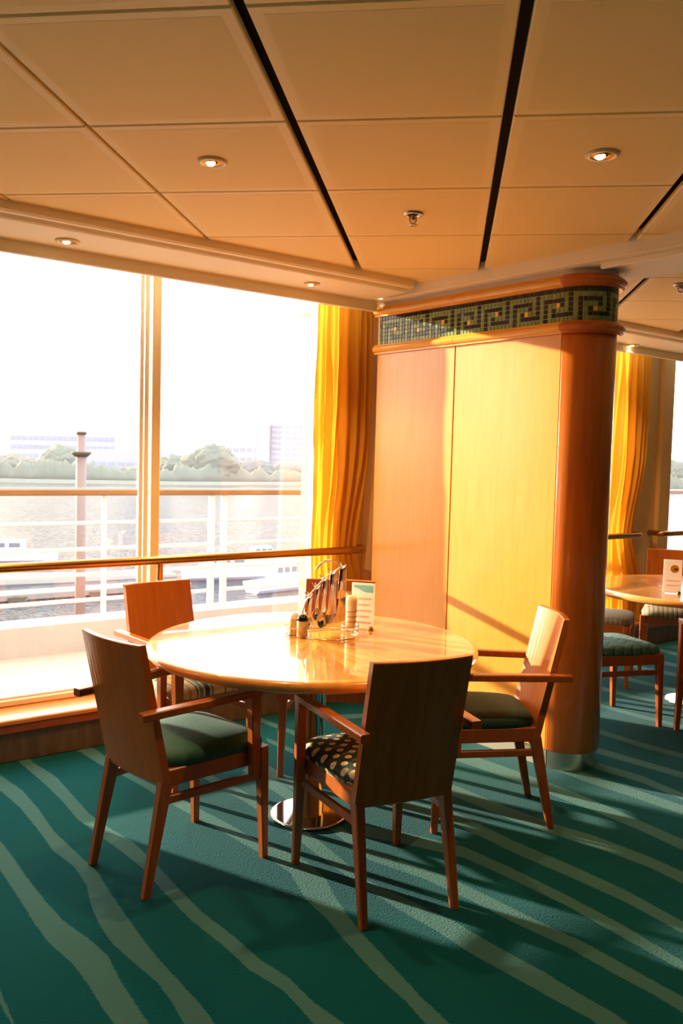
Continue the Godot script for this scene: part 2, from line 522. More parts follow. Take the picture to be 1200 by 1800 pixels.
	M.seat_dots = cloth(pattern("dots", 96, 96), Color.WHITE, Vector3(16, 14, 14))
	M.seat_stripes = cloth(pattern("stripes", 256, 4), Color.WHITE, Vector3(4.2, 4.2, 4.2))
	M.seat_waves = cloth(pattern("waves", 128, 128), Color.WHITE, Vector3(4, 4, 4))
	M.seat_pin = cloth(pattern("pinstripes", 128, 4), Color.WHITE, Vector3(5, 5, 5))
	M.tile_green = mat(Color(0.52, 0.62, 0.37), 0.08)
	M.tile_green_b = mat(Color(0.48, 0.58, 0.33), 0.08)
	M.tile_navy = mat(Color(0.11, 0.08, 0.14), 0.10)
	M.tile_navy_b = mat(Color(0.14, 0.11, 0.17), 0.10)
	M.tile_gold = mat(Color(0.98, 0.80, 0.32), 0.12, 0.0)
	M.grout = mat(Color(0.86, 0.85, 0.70), 0.8)
	M.lamp = mat(Color(1, 0.9, 0.7), 0.5)
	M.lamp.emission_enabled = true
	M.lamp.emission = Color(1.0, 0.86, 0.62)
	M.lamp.emission_energy_multiplier = 6.0
	M.lamp_ring = mat(Color(0.92, 0.80, 0.60), 0.35)
	M.lamp_cup = mat(Color(0.85, 0.62, 0.30), 0.25, 0.8)
	M.paper = mat(Color(0.97, 0.95, 0.93), 0.6)
	M.paper.backlight_enabled = true
	M.paper.backlight = Color(0.9, 0.88, 0.85)
	M.teak = wood(Color(0.43, 0.265, 0.05), Color(0.48, 0.305, 0.07), 31, 0.4, Vector3(0.5, 5.0, 5.0), 0.3)
	M.deck = wood(Color(0.62, 0.56, 0.52), Color(0.67, 0.61, 0.57), 32, 0.6, Vector3(0.4, 6.0, 6.0))
	M.tan = mat(Color(0.98, 0.93, 0.80), 0.5)
	M.lip = mat(Color(0.98, 0.95, 0.88), 0.45)
	M.shaker = mat(Color(0.80, 0.66, 0.44), 0.4)
	M.shaker_white = mat(Color(0.95, 0.90, 0.82), 0.3)
	M.shaker_black = mat(Color(0.03, 0.035, 0.04), 0.2)
	M.amber = mat(Color(0.55, 0.36, 0.15), 0.3)
	M.straw = mat(Color(0.93, 0.76, 0.50), 0.6)
	M.blue = mat(Color(0.58, 0.88, 0.96), 0.5)
	M.blue.backlight_enabled = true
	M.blue.backlight = Color(0.35, 0.6, 0.68)
	M.pink = mat(Color(0.97, 0.92, 0.89), 0.6)
	M.pink.backlight_enabled = true
	M.pink.backlight = Color(0.85, 0.75, 0.68)
	M.yellow = mat(Color(0.92, 0.72, 0.12), 0.5)
	M.olive = mat(Color(0.36, 0.36, 0.14), 0.5)


func perforated() -> ImageTexture:
	var n := 128
	var im := Image.create(n, n, false, Image.FORMAT_RGB8)
	var base := Color(0.975, 0.85, 0.57)
	var hole := Color(0.91, 0.765, 0.49)
	for y in n:
		for x in n:
			var d := Vector2(fposmod(x + (4.0 if (y / 4) % 2 else 0.0), 8.0) - 4.0, fposmod(float(y), 4.0) - 2.0).length()
			im.set_pixel(x, y, hole if d < 1.2 else base)
	return ImageTexture.create_from_image(im)


# ------------------------------------------------------------------ the room
func clip(poly: PackedVector2Array, at: Vector3, n: Vector3) -> PackedVector2Array:
	# keeps what lies against n
	var out := PackedVector2Array()
	var o := Vector2(at.x, at.z)
	var m := Vector2(n.x, n.z)
	for i in poly.size():
		var a := poly[i]
		var b := poly[(i + 1) % poly.size()]
		var da := (a - o).dot(m)
		var db := (b - o).dot(m)
		if da <= 0.0: out.append(a)
		if (da < 0.0) != (db < 0.0) and absf(da - db) > 1e-9:
			out.append(a + (b - a) * (da / (da - db)))
	return out


func rect(xa: float, xb: float, za: float, zb: float) -> PackedVector2Array:
	# X and Z-ahead ranges as a polygon in Godot's (x, z)
	return PackedVector2Array([Vector2(xa, -za), Vector2(xb, -za), Vector2(xb, -zb), Vector2(xa, -zb)])


func inside_room(poly: PackedVector2Array, off := 0.3) -> PackedVector2Array:
	poly = clip(poly, w0 + nw * off, nw)
	poly = clip(poly, w0 - nw * 9.5, -nw)
	poly = clip(poly, w0 - dw * 5.0, -dw)
	return clip(poly, w0 + dw * 8.5, dw)


func build_floor() -> void:
	var side := 2048
	var xa := -3.2
	var za := 1.4
	var ext := 6.2
	var im := Image.create(side, side, false, Image.FORMAT_RGB8)
	im.fill(Color(0.0, 0.365, 0.41))
	var stripe := Color(0.30, 0.51, 0.525)
	var wob := FastNoiseLite.new()
	wob.seed = 5
	wob.frequency = 0.25
	for s in STRIPES:
		var pts := PackedVector2Array()
		for i in range(0, s.size(), 2):
			pts.append(Vector2((s[i] - xa) / ext, 1.0 - (s[i + 1] - za) / ext) * side)
		var lo := side
		var hi := 0
		for p in pts:
			lo = mini(lo, int(p.y))
			hi = maxi(hi, int(p.y) + 1)
		for y in range(maxi(lo, 0), mini(hi, side - 1)):
			var xs: Array[float] = []
			for i in pts.size():
				var a := pts[i]
				var b := pts[(i + 1) % pts.size()]
				if (a.y <= y + 0.5) != (b.y <= y + 0.5):
					xs.append(a.x + (b.x - a.x) * (y + 0.5 - a.y) / (b.y - a.y) + 1.6 * wob.get_noise_2d(y * 3.0, i * 40.0))
			xs.sort()
			for i in range(0, xs.size() - 1, 2):
				im.fill_rect(Rect2i(int(xs[i]), y, maxi(1, int(xs[i + 1] - xs[i])), 1), stripe)
	var m := mat(Color.WHITE, 0.95)
	m.albedo_texture = ImageTexture.create_from_image(im)
	m.metallic_specular = 0.08
	m.rim_enabled = true
	m.rim = 0.12
	m.rim_tint = 0.6
	m.texture_repeat = false
	var pile := FastNoiseLite.new()
	pile.seed = 9
	pile.frequency = 0.3
	pile.fractal_octaves = 4
	pile.fractal_gain = 0.7
	m.heightmap_enabled = true
	m.heightmap_texture = ImageTexture.create_from_image(pile.get_image(side, side))
	m.heightmap_scale = 0.25
	m.detail_enabled = true
	m.detail_blend_mode = BaseMaterial3D.BLEND_MODE_MUL
	m.detail_uv_layer = BaseMaterial3D.DETAIL_UV_2
	m.detail_albedo = noise_tex(41, 0.06, Color(0.76, 0.76, 0.76), Color(1, 1, 1), 512, 5)
	var st := S()
	var poly := inside_room(rect(xa, xa + ext, za, za + ext), 0.1)
	var ix := Geometry2D.triangulate_polygon(poly)
	for i in range(0, ix.size(), 3):
		var t := [poly[ix[i]], poly[ix[i + 1]], poly[ix[i + 2]]]
		if (t[1] - t[0]).cross(t[2] - t[0]) < 0.0: t.reverse()
		for p in t:
			var uv := Vector2((p.x - xa) / ext, 1.0 - (-p.y - za) / ext)
			st.set_uv(uv)
			st.set_uv2(uv * 9.0)
			st.set_normal(UP)
			st.add_vertex(Vector3(p.x, 0.0, p.y))
	var o := MeshInstance3D.new()
	o.mesh = st.commit()
	o.material_override = m
	put(o, "floor")
	tag(o, "teal carpet with pale wavy stripes", "", "", "structure")
	st = S()
	for r in [rect(-12, 12, -9, za), rect(-12, xa, za, za + ext), rect(xa + ext, 12, za, za + ext), rect(-12, 12, za + ext, 14)]:
		var q := inside_room(r, 0.1)
		if q.size() > 2: slab(st, q, -0.06, 0.0)
	slab(st, inside_room(rect(-12, 12, -9, 14), 0.1), -0.12, -0.06)
	var c := mat(Color(0.0, 0.35, 0.39), 0.95)
	tag(ob("floor", st, c), "plain teal carpet further back in the room", "", "", "structure")


func build_ceiling() -> void:
	var root := struct("ceiling")
	var x0 := -1.181
	var z0 := 1.311
	var rim_at := w0 - nw * 0.60
	var near_rim := p0 + np * 0.06
	var far_rim := p0 - np * 0.12
	var fx := 1.057 - 2.0 * TILE
	var fz := 4.854 - 6.0 * TILE
	for bay in 2:
		for i in range(-5, 6):
			for j in range(-1, 9):
				var bx := x0 if bay == 0 else fx
				var bz := z0 if bay == 0 else fz
				var wide := 0.016 if i in [1, 2, 3] else 0.006
				var wide2 := 0.016 if i + 1 in [1, 2, 3] else 0.006
				var xa := bx + i * TILE
				var za := bz + j * TILE
				var poly := clip(rect(xa + wide, xa + TILE - wide2, za + 0.004, za + TILE - 0.004), rim_at, nw)
				poly = clip(poly, near_rim if bay == 0 else far_rim, -np if bay == 0 else np)
				if poly.size() < 3: continue
				var area := 0.0
				for k in poly.size(): area += poly[k].cross(poly[(k + 1) % poly.size()])
				if absf(area) < 0.002: continue
				if not seen(xa + TILE / 2.0, za + TILE / 2.0): continue
				var st := S()
				slab(st, poly, CEIL, CEIL + 0.02, 0.004)
				var panel := ob("ceiling_panel", st, M.ceiling_edge, root)
				var off := Geometry2D.offset_polygon(poly, -0.035, Geometry2D.JOIN_MITER)
				if off.size() != 1: off = Geometry2D.offset_polygon(poly, 0.035, Geometry2D.JOIN_MITER)
				if off.size() == 1 and off[0].size() > 2 and absf(area) > 0.05:
					st = S()
					slab(st, off[0], CEIL - 0.0004, CEIL + 0.002)
					ob("perforated_field", st, M.ceiling, panel)
	# plain boards where the camera does not look
	var st2 := S()
	for r in [rect(-9, 12, -9, z0 - TILE), rect(-12, x0 - 5 * TILE, z0 - TILE, 12), rect(x0 + 6 * TILE, 12, z0 - TILE, 12)]:
		var q := inside_room(r)
		if q.size() > 2: q = clip(q, rim_at, nw)
		if q.size() > 2: slab(st2, q, CEIL, CEIL + 0.02)
	ob("ceiling_board", st2, M.ceiling_edge, root)
	st2 = S()
	slab(st2, inside_room(rect(-12, 12, -9, 14), -0.19), CEIL + 0.05, CEIL + 0.2)
	ob("plenum", st2, M.void_, root)
	# lowered strip along the windows, with a stepped lip
	var prof := PackedVector2Array([Vector2(0.62, 2.614), Vector2(0.62, 2.575), Vector2(0.608, 2.566), Vector2(0.582, 2.566), Vector2(0.576, 2.572), Vector2(0.560, 2.572), Vector2(0.556, 2.556), Vector2(0.548, SOFF), Vector2(0.19, SOFF), Vector2(0.19, 2.655), Vector2(0.62, 2.655)])
	var runs := [[-5.0, 1.86], [2.0, 8.5]]
	for k in 2:
		var tr := struct("trim_%d" % (k + 1), win_t)
		st2 = S()
		var frames := []
		for e in 2:
			frames.append(Transform3D(Basis(Vector3(0, 0, 1), UP, Vector3(-1, 0, 0)), Vector3(runs[k][1 - e], 0, 0)))
		sweep(st2, frames, prof)
		ob("soffit", st2, M.soffit, tr)
		st2 = S()
		span(st2, Vector3(runs[k][0], 2.497, 0.19), Vector3(runs[k][1] if k else 1.925, SOFF + 0.02, 0.205), 0.002)
		ob("fascia", st2, M.tan, tr)
		st2 = S()
		span(st2, Vector3(runs[k][0], 2.490, 0.184), Vector3(runs[k][1] if k else 1.925, 2.499, 0.212), 0.002)
		ob("fascia_lip", st2, M.lip, tr)
	# strip over the partition
	var tp := struct("trim_3", par_t)
	st2 = S()
	span(st2, Vector3(-2.1, SOFF, -0.44), Vector3(3.5, 2.66, 0.06), 0.003)
	ob("soffit", st2, M.soffit, tp)
	st2 = S()
	bar(st2, Vector3(0.20, 2.538, -0.01), Vector3(3.5, 2.538, 0.0), Vector2(0.03, 0.03), Vector2(0.03, 0.03), Vector3(0, 0, 1), 0.006)
	ob("lip", st2, M.soffit, tp)


func seen(x: float, z: float) -> bool:
	return z > 0.6 and x / z < 1.1 and x / z > -2.2


func build_walls() -> void:
	var w := struct("wall_window", win_t)
	var st := S()
	span(st, Vector3(-5, 0, -0.35), Vector3(8.5, 0.155, 0.0), 0.002)
	ob("kick_panel", st, M.kick, w)
	st = S()
	for r in [[-5.0, -4.8], [-2.3, -0.70], [1.81, 2.4], [4.88, 5.49]]:
		span(st, Vector3(r[0], 0.2, -0.35), Vector3(r[1], 2.74, -0.14), 0.004)
	span(st, Vector3(5.49, 0.2, -0.35), Vector3(5.66, 2.74, -0.10), 0.006)
	ob("pier", st, M.wall, w)
	st = S()
	span(st, Vector3(-5, 2.73, -0.35), Vector3(8.5, 3.0, 0.19), 0.002)
	ob("header", st, M.white_paint, w)
	st = S()
	span(st, Vector3(-5, 0.155, -0.05), Vector3(8.5, 0.198, 0.030), 0.003)
	ob("sill_apron", st, M.apron, w)
	st = S()
	span(st, Vector3(-5, 0.198, -0.24), Vector3(8.5, 0.226, 0.042), 0.006)
	ob("window_sill", st, M.sill, w)
	for s in [["wall_back", Vector3(-5.2, 0, 9.5), Vector3(8.7, 2.8, 9.7)], ["wall_left", Vector3(-5.2, 0, -0.35), Vector3(-5.0, 2.8, 9.5)], ["wall_right", Vector3(8.5, 0, -0.35), Vector3(8.7, 2.8, 9.5)]]:
		st = S()
		span(st, s[1], s[2], 0.002)
		var o := ob(s[0], st, M.wall_dark)
		o.transform = win_t
		tag(o, "", "", "", "structure")


func build_partition() -> void:
	var w := struct("wall_partition", par_t, "honey wood partition with a rounded end and a mosaic band")
	var st := S()
	span(st, Vector3(-1.345, 0, -0.32), Vector3(0, SOFF, -0.02), 0.001)
	ob("core", st, M.void_, w)
	st = S()
	span(st, Vector3(-2.35, 0, -0.34), Vector3(-1.345, SOFF, -0.20), 0.002)
	span(st, Vector3(-1.359, 0, -0.34), Vector3(-1.345, SOFF, -0.004), 0.002)
	ob("recess_wall", st, M.wall, w)
	for r in [[-1.358, -0.7175], [-0.7125, -0.008]]:
		for side in 2:
			st = S()
			if side == 0: span(st, Vector3(r[0], 0.095, -0.022), Vector3(r[1], 2.232, 0.0), 0.0025)
			else: span(st, Vector3(r[0], 0.095, -0.34), Vector3(r[1], 2.232, -0.318), 0.0025)
			ob("wood_panel", st, M.beech, w)
	var c := Vector3(0, 0, -0.17)
	# rounded end: a half round of wood, from the back to the front
	st = S(true)
	var rings := []
	for y in [0.095, 0.099, 2.228, 2.232]:
		rings.append(half_round(c + Vector3(0, y, 0), 0.168 if y in [0.095, 2.232] else 0.171))
	loft(st, rings)
	ob("end_column", st, M.column, w)
	st = S(true)
	loft(st, [half_round(c, 0.158), half_round(c + Vector3(0, 0.096, 0), 0.158)])
	ob("column_plinth", st, M.steel, w)
	st = S()
	span(st, Vector3(-1.345, 0, -0.03), Vector3(-0.006, 0.0955, -0.010), 0.001)
	ob("plinth", st, M.steel_soft, w)
	st = S(true)
	loft(st, [half_round(c + Vector3(0, 2.51, 0), 0.166), half_round(c + Vector3(0, SOFF + 0.01, 0), 0.166)])
	ob("column_cap", st, M.steel_soft, w)
	st = S()
	span(st, Vector3(-1.36, 2.51, -0.03), Vector3(-0.004, SOFF + 0.01, -0.004), 0.001)
	ob("cap_plate", st, M.steel_soft, w)
	# mouldings: half-round with a small fillet below and above
	for lev in [[2.231, 2.291], [2.462, 2.522]]:
		for k in 3:
			var bulge := 0.030 if k < 2 else 0.042
			var prof := PackedVector2Array([Vector2(-0.02, lev[0]), Vector2(bulge * 0.45, lev[0]), Vector2(bulge * 0.45, lev[0] + 0.010)])
			for a in 7:
				var q := -PI / 2 + PI * a / 6.0
				prof.append(Vector2(bulge * 0.45 + cos(q) * bulge * 0.55, (lev[0] + lev[1]) / 2.0 + 0.001 + sin(q) * 0.020))
			prof.append(Vector2(bulge * 0.45, lev[1] - 0.008))
			prof.append(Vector2(bulge * 0.35, lev[1]))
			prof.append(Vector2(-0.02, lev[1]))
			st = S()
			if k < 2:
				var span_x = [[-0.004, -0.714], [-0.716, -1.375]][k]
				var fr := []
				for e in 2:
					fr.append(Transform3D(Basis(Vector3(0, 0, 1), UP, Vector3(-1, 0, 0)), Vector3(span_x[e], 0, 0)))
				sweep(st, fr, prof)
				ob("moulding", st, M.mould, w)
			else:
				var fr := []
				for a in 25:
					var q := PI - PI * a / 24.0
					var n := Vector3(sin(q), 0, cos(q))
					fr.append(Transform3D(Basis(n, UP, n.cross(UP)), c + n * 0.171))
				sweep(st, fr, prof, false)
				ob("column_moulding", st, M.column, w)
	# mosaic
	st = S(true)
	loft(st, [half_round(c + Vector3(0, 2.285, 0), 0.167), half_round(c + Vector3(0, 2.47, 0), 0.167)])
	ob("mosaic_backing", st, M.grout, w)
	st = S()
	span(st, Vector3(-1.36, 2.285, -0.02), Vector3(-0.001, 2.47, -0.003), 0.001)
	ob("mosaic_backing", st, M.grout, w)
	var p := 0.0244
	var h := p * 0.437
	st = S()
	var r0 := PackedVector3Array([Vector3(-h, -h, 0), Vector3(h, -h, 0), Vector3(h, h, 0), Vector3(-h, h, 0)])
	var g := h * 0.88
	var r1 := PackedVector3Array([Vector3(-h, -h, 0.003), Vector3(h, -h, 0.003), Vector3(h, h, 0.003), Vector3(-h, h, 0.003)])
	var r2 := PackedVector3Array([Vector3(-g, -g, 0.0042), Vector3(g, -g, 0.0042), Vector3(g, g, 0.0042), Vector3(-g, g, 0.0042)])
	loft(st, [r0, r1, r2])
	st.generate_normals()
	var tile := st.commit()
	var rest := [S(), S(), S(), S(), S()]
	var pal := [M.tile_green, M.tile_green_b, M.tile_navy, M.tile_navy_b, M.tile_gold]
	for m in range(-55, 22):
		for r in 7:
			var col := posmod(m - 3, 8)
			var unit := floori((m - 3) / 8.0)
			var k := 0
			if r == 0 or (col == 0 and r >= 2) or (r == 2 and col <= 4) or (r == 3 and col == 4) or (r == 4 and col == 2) or (r == 5 and col >= 2 and col <= 6) or (col == 6 and r <= 5): k = 2
			if col == 3 and r == (4 if posmod(unit, 2) == 0 else 3): k = 4
			if k < 4 and rng.randf() < 0.4: k += 1
			var y := 2.4615 - (r + 0.5) * p
			var at := Transform3D(Basis(), Vector3((m + 0.5) * p, y, -0.003))
			if m >= 0:
				var q := (m + 0.5) * p / 0.171
				var n := Vector3(sin(q), 0, cos(q))
				at = Transform3D(Basis(UP.cross(n), UP, n), c + Vector3(0, y, 0) + n * 0.1668)
			at.basis = at.basis * Basis(Vector3(rng.randf_range(-1, 1), rng.randf_range(-1, 1), 0.01).normalized(), rng.randf_range(0, 0.015))
			if m >= -31 and m < 11:
				var o := MeshInstance3D.new()
				o.mesh = tile
				o.material_override = pal[k]
				o.transform = at
				o.name = "mosaic_tile" if m == -31 and r == 0 else "mosaic_tile_%03d" % ((m + 31) * 7 + r)
				w.add_child(o, true)
			else:
				rest[k].append_from(tile, 0, at)
	var mesh := ArrayMesh.new()
	for k in 5:
		rest[k].set_material(pal[k])
		rest[k].commit(mesh)
	var field := MeshInstance3D.new()
	field.mesh = mesh
	put(field, "mosaic_field", w)
	tag(field, "", "", "", "stuff")


func half_round(c: Vector3, r: float) -> PackedVector3Array:
	# from the back round the free end to the front, counter-clockwise from above
	var out := PackedVector3Array()
	for i in 29:
		var a := PI * i / 28.0
		out.append(c + Vector3(sin(PI - a), 0, cos(PI - a)) * r)
	out.reverse()
	var turned := PackedVector3Array()
	for i in 29: turned.append(out[28 - i])
	turned.append(c + Vector3(-0.004, 0, r))
	turned.append(c + Vector3(-0.004, 0, -r))
	turned.reverse()
	var area := 0.0
	for i in turned.size():
		var a := turned[i] - c
		var b := turned[(i + 1) % turned.size()] - c
		area += a.cross(b).y
	if area < 0.0: turned.reverse()
	return turned


func build_windows() -> void:
	var bays := [[-0.70, 1.81], [2.4, 4.88], [5.66, 8.4], [-4.8, -2.3]]
	for k in 4:
		var a: float = bays[k][0]
		var b: float = bays[k][1]
		var w := struct("window_%d" % (k + 1), win_t)
		var st := S()
		span(st, Vector3(a, 0.226, -0.27), Vector3(b, 0.262, -0.195), 0.006)
		span(st, Vector3(a, 0.262, -0.25), Vector3(b, 0.275, -0.21), 0.003)
		ob("bottom_rail", st, M.gold_frame, w)
		st = S()
		for x in ([a, b - 0.05] if k == 0 else [a, b - 0.05]):
			span(st, Vector3(x, 0.262, -0.27), Vector3(x + 0.05, 2.735, -0.2), 0.004)
		span(st, Vector3(a, 2.70, -0.27), Vector3(b, 2.735, -0.2), 0.004)
		ob("frame", st, M.gold_frame if k == 0 else M.white_paint, w)
		var mid := 0.605 if k == 0 else (a + b) / 2.0
		for s in [[-0.040, -0.016, -0.228, "gold_frame"], [-0.011, 0.016, -0.226, "gold_frame"], [0.027, 0.078, -0.205, "gold_dark"]]:
			st = S()
			span(st, Vector3(mid + s[0], 0.27, -0.246), Vector3(mid + s[1], 2.735, s[2]), 0.004)
			ob("mullion", st, M[s[3]], w)
		for s in [[a + 0.04, mid - 0.045], [mid - 0.045, mid + 0.05], [mid + 0.05, b - 0.04]]:
			st = S()
			span(st, Vector3(s[0], 0.27, -0.245), Vector3(s[1], 2.732, -0.239), 0.0)
			ob("pane", st, M.glass, w)


# ------------------------------------------------------------------ outside
func build_outside() -> void:
	var d := struct("deck", win_t, "pale wooden deck outside the windows")
	var st := S()
	span(st, Vector3(-9, -0.12, -2.36), Vector3(14, 0.02, -0.352), 0.002)
	ob("planking", st, M.deck, d)
	st = S()
	span(st, Vector3(-12, 3.0, -0.36), Vector3(16, 14.0, 9.0), 0.02)
	var upper := ob("upper_decks", st, M.white_paint)
	upper.transform = win_t
	tag(upper, "", "", "", "structure")
	var c := struct("deck_coaming", win_t)
	st = S()
	span(st, Vector3(-9, -3.0, -2.40), Vector3(14, 0.26, -2.12), 0.01)
	ob("coaming", st, M.deck_paint, c)
	st = S()
	bar(st, Vector3(-9, 1.27, -2.22), Vector3(14, 1.27, -2.22), Vector2(0.11, 0.058), Vector2(0.11, 0.058), Vector3(0, 0, 1), 0.015)
	var rail := ob("rail_cap", st, M.teak)
	rail.transform = win_t
	tag(rail, "varnished wooden cap rail along the outer deck railing", "rail")
	var heights := [1.022, 0.815, 0.612, 0.407]
	var ends := [-4.19, -2.04, 0.103 - 0.11, 2.075, 2.198, 4.27, 4.39, 6.46, 6.58, 8.65]
	var runs := [[-4.2, -2.10], [-1.985, 0.04], [0.155, 2.075], [2.198, 4.25], [4.37, 6.42], [6.54, 8.6]]
	var words := ["far left outside the first window", "left of the mullion seen from the table", "crossing behind the window mullion", "beside the yellow curtain, past the paired posts", "outside the far bay", "outside the last far window"]
	for k in range(2, 6):
		var r = runs[k]
		var t := thing("deck_railing", "white railing section of four bars %s" % words[k], "railing", win_t, "white railing sections on the deck")
		for x in [r[0], (r[0] + r[1]) / 2.0, r[1]]:
			st = S()
			if x == r[0] or x == r[1]: bar(st, Vector3(x, 0.255, -2.22), Vector3(x, 1.245, -2.22), Vector2(0.05, 0.05), Vector2(0.05, 0.05), Vector3(1, 0, 0), 0.006)
			else: tube(st, PackedVector3Array([Vector3(x, 0.255, -2.22), Vector3(x, 1.245, -2.22)]), 0.022, 12)
			ob("post", st, M.rail_paint, t)
		for y in heights:
			st = S()
			tube(st, PackedVector3Array([Vector3(r[0], y, -2.22), Vector3(r[1], y, -2.22)]), 0.017, 10)
			ob("bar", st, M.rail_paint, t)
	var mist := FogVolume.new()
	mist.name = "harbour_haze"
	mist.size = Vector3(420, 52, 170)
	var fm := FogMaterial.new()
	fm.density = 0.00038
	fm.albedo = Color(0.95, 0.96, 1.0)
	mist.material = fm
	add_child(mist)
	mist.transform = Transform3D(Basis(UP, 0.3), fl(-85.0, 235.0, 14.0))
	tag(mist, "", "", "", "stuff")
	# water, quay and everything across it
	var water := mat(Color(0.19, 0.215, 0.24), 0.12)
	water.metallic_specular = 0.08
	water.normal_enabled = true
	var wn := noise_tex(51, 0.03, Color.BLACK, Color.WHITE, 512, 4)
	wn.as_normal_map = true
	wn.color_ramp = null
	wn.bump_strength = 5.0
	water.normal_texture = wn
	water.normal_scale = 0.8
	water.uv1_triplanar = true
	water.uv1_world_triplanar = true
	water.uv1_scale = Vector3(0.05, 0.05, 0.05)
	st = S()
	slab(st, PackedVector2Array([Vector2(-900, 200), Vector2(700, 200), Vector2(700, -1500), Vector2(-900, -1500)]), -10.4, -10.0)
	tag(ob("water", st, water), "bright harbour water", "", "", "structure")
	var land := mat(Color(0.45, 0.47, 0.40), 0.9)
	st = S()
	slab(st, PackedVector2Array([Vector2(-700, -300), Vector2(-165, -315), Vector2(-113, -340), Vector2(-70, -392), Vector2(20, -430), Vector2(500, -480), Vector2(500, -1400), Vector2(-700, -1400)]), -11.0, -8.6)
	tag(ob("shore", st, land), "far bank of the harbour", "", "", "structure")
	var leaf := [mat(Color(0.27, 0.30, 0.24), 0.9), mat(Color(0.32, 0.32, 0.26), 0.9), mat(Color(0.26, 0.30, 0.28), 0.9)]
	var bark := mat(Color(0.30, 0.24, 0.18), 0.9)
	# x, z ahead, crown top above eye level, half width, kind
	var trees := [[-180.9, 335.0, -0.8, 9.1, 1, "broad tan-green tree at the left end of the far bank"], [-171.6, 358.0, 2.9, 7.6, 0, "dense round tree just left of the harbour pile"], [-155.1, 378.0, -5.0, 9.5, 2, "low tree just right of the harbour pile"], [-130.6, 348.0, -3.8, 7.1, 1, "pale low tree behind the window mullion"], [-131.0, 398.0, 0.2, 8.5, 0, "bushy tree just right of the window mullion"], [-105.1, 368.0, 5.0, 11.2, 0, "largest domed tree on the far bank right of the mullion"], [-93.0, 404.0, -1.3, 9.4, 2, "flat-topped tree between the domed tree and the white slab block"], [-81.4, 428.0, -1.7, 11.5, 2, "wide tree below the white slab block"], [-64.0, 460.0, -2.0, 9.0, 1, "tree beside the yellow curtain below the white slab block"], [-181.0, 396.0, -4.0, 6.0, 2, "small tree behind the harbour pile"]]
	for t in trees: tree(t, leaf[t[4]], bark)
	for t in [[132.0, 520.0, 4.5, 9.0, 0, "tree seen through the far bay window"], [158.0, 545.0, 8.0, 12.0, 2, "taller tree at the right edge of the far bay window"]]: tree(t, leaf[t[4]], bark)
	st = S(true)
	var bush := FastNoiseLite.new()
	bush.seed = 77
	bush.frequency = 0.09
	bush.fractal_octaves = 5
	var along := []
	for k in 1001:
		var u := k / 1000.0
		var fx := lerpf(-300.0, 260.0, u)
		var fz := 317.0 + maxf(0.0, fx + 170.0) * 0.46 if fx < -113.0 else (344.0 + (fx + 113.0) * 1.21 if fx < -70.0 else 396.0 + (fx + 70.0) * 0.3)
		var foot := fl(fx, fz + 5.0, -8.6)
		var hgt := 5.6 + 5.0 * bush.get_noise_2d(u * 600.0, 3.0)
		var ring := PackedVector3Array()
		for e in 9:
			var q := PI * e / 8.0
			ring.append(foot + Vector3(0.5 * cos(q) * 4.0, sin(q) * hgt * (1.0 + 0.35 * bush.get_noise_2d(u * 3200.0, e * 30.0)), 0.9 * cos(q) * 4.0))
		along.append(ring)
	loft(st, along, true, true)
	tag(ob("undergrowth", st, leaf[0]), "low grey-green undergrowth along the far bank", "undergrowth", "", "stuff")
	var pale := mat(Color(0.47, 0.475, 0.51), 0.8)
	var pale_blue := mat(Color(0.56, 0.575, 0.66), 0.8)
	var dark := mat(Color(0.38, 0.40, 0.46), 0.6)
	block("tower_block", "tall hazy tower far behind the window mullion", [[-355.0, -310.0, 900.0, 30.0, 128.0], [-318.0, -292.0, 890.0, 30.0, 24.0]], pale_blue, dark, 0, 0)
	block("slab_block", "white slab block of many storeys beside the yellow curtain", [[-104.0, -60.0, 490.0, 16.0, 22.0], [-111.5, -104.2, 486.0, 14.0, 20.8]], pale, dark, 9, 11)
	block("long_building", "long pale building with a bump on its roof behind the trees at left", [[-262.0, -196.0, 480.0, 18.0, 13.5], [-252.0, -240.0, 484.0, 8.0, 19.0]], pale, dark, 4, 18)
	block("hall", "low pale hall with arches right of the harbour pile", [[-186.0, -140.0, 420.0, 14.0, 3.2]], pale, dark, 1, 9)
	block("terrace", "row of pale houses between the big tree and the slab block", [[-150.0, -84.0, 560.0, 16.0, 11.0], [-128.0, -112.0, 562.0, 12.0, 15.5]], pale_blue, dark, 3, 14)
	# mooring pile
	var pile := thing("mooring_pile", "tall pale steel pile with a dark collar standing in the harbour", "mooring pile", Transform3D(Basis(), fl(-13.56, 30.0, -10.0)))
	var steel := mat(Color(0.40, 0.32, 0.28), 0.6)
	var rust := mat(Color(0.24, 0.20, 0.14), 0.7)
	st = S(true)
	lathe(st, PackedVector2Array([Vector2(0, 0), Vector2(0.19, 0), Vector2(0.19, 11.6), Vector2(0.15, 11.62), Vector2(0.15, 12.35), Vector2(0, 12.35)]), 24)
	ob("shaft", st, steel, pile)
	st = S(true)
	lathe(st, PackedVector2Array([Vector2(0, 11.5), Vector2(0.24, 11.50), Vector2(0.36, 11.62), Vector2(0.36, 11.68), Vector2(0, 11.68)]), 24)
	ob("collar", st, rust, pile)
	st = S(true)
	lathe(st, PackedVector2Array([Vector2(0, 12.33), Vector2(0.18, 12.33), Vector2(0.18, 12.43), Vector2(0, 12.43)]), 24)
	ob("cap", st, rust, pile)
	# pontoon with its piles, and boats
	var grey := mat(Color(0.40, 0.39, 0.36), 0.8)
	var pon := thing("pontoon", "long grey floating pontoon on the near side of the harbour", "pontoon", Transform3D(Basis(UP, 0.75), fl(-36.0, 60.0, -10.0)))
	st = S()
	box(st, Vector3(0, 0.35, 0), Vector3(36, 0.5, 2.4), 0.05)
	ob("walkway", st, grey, pon)
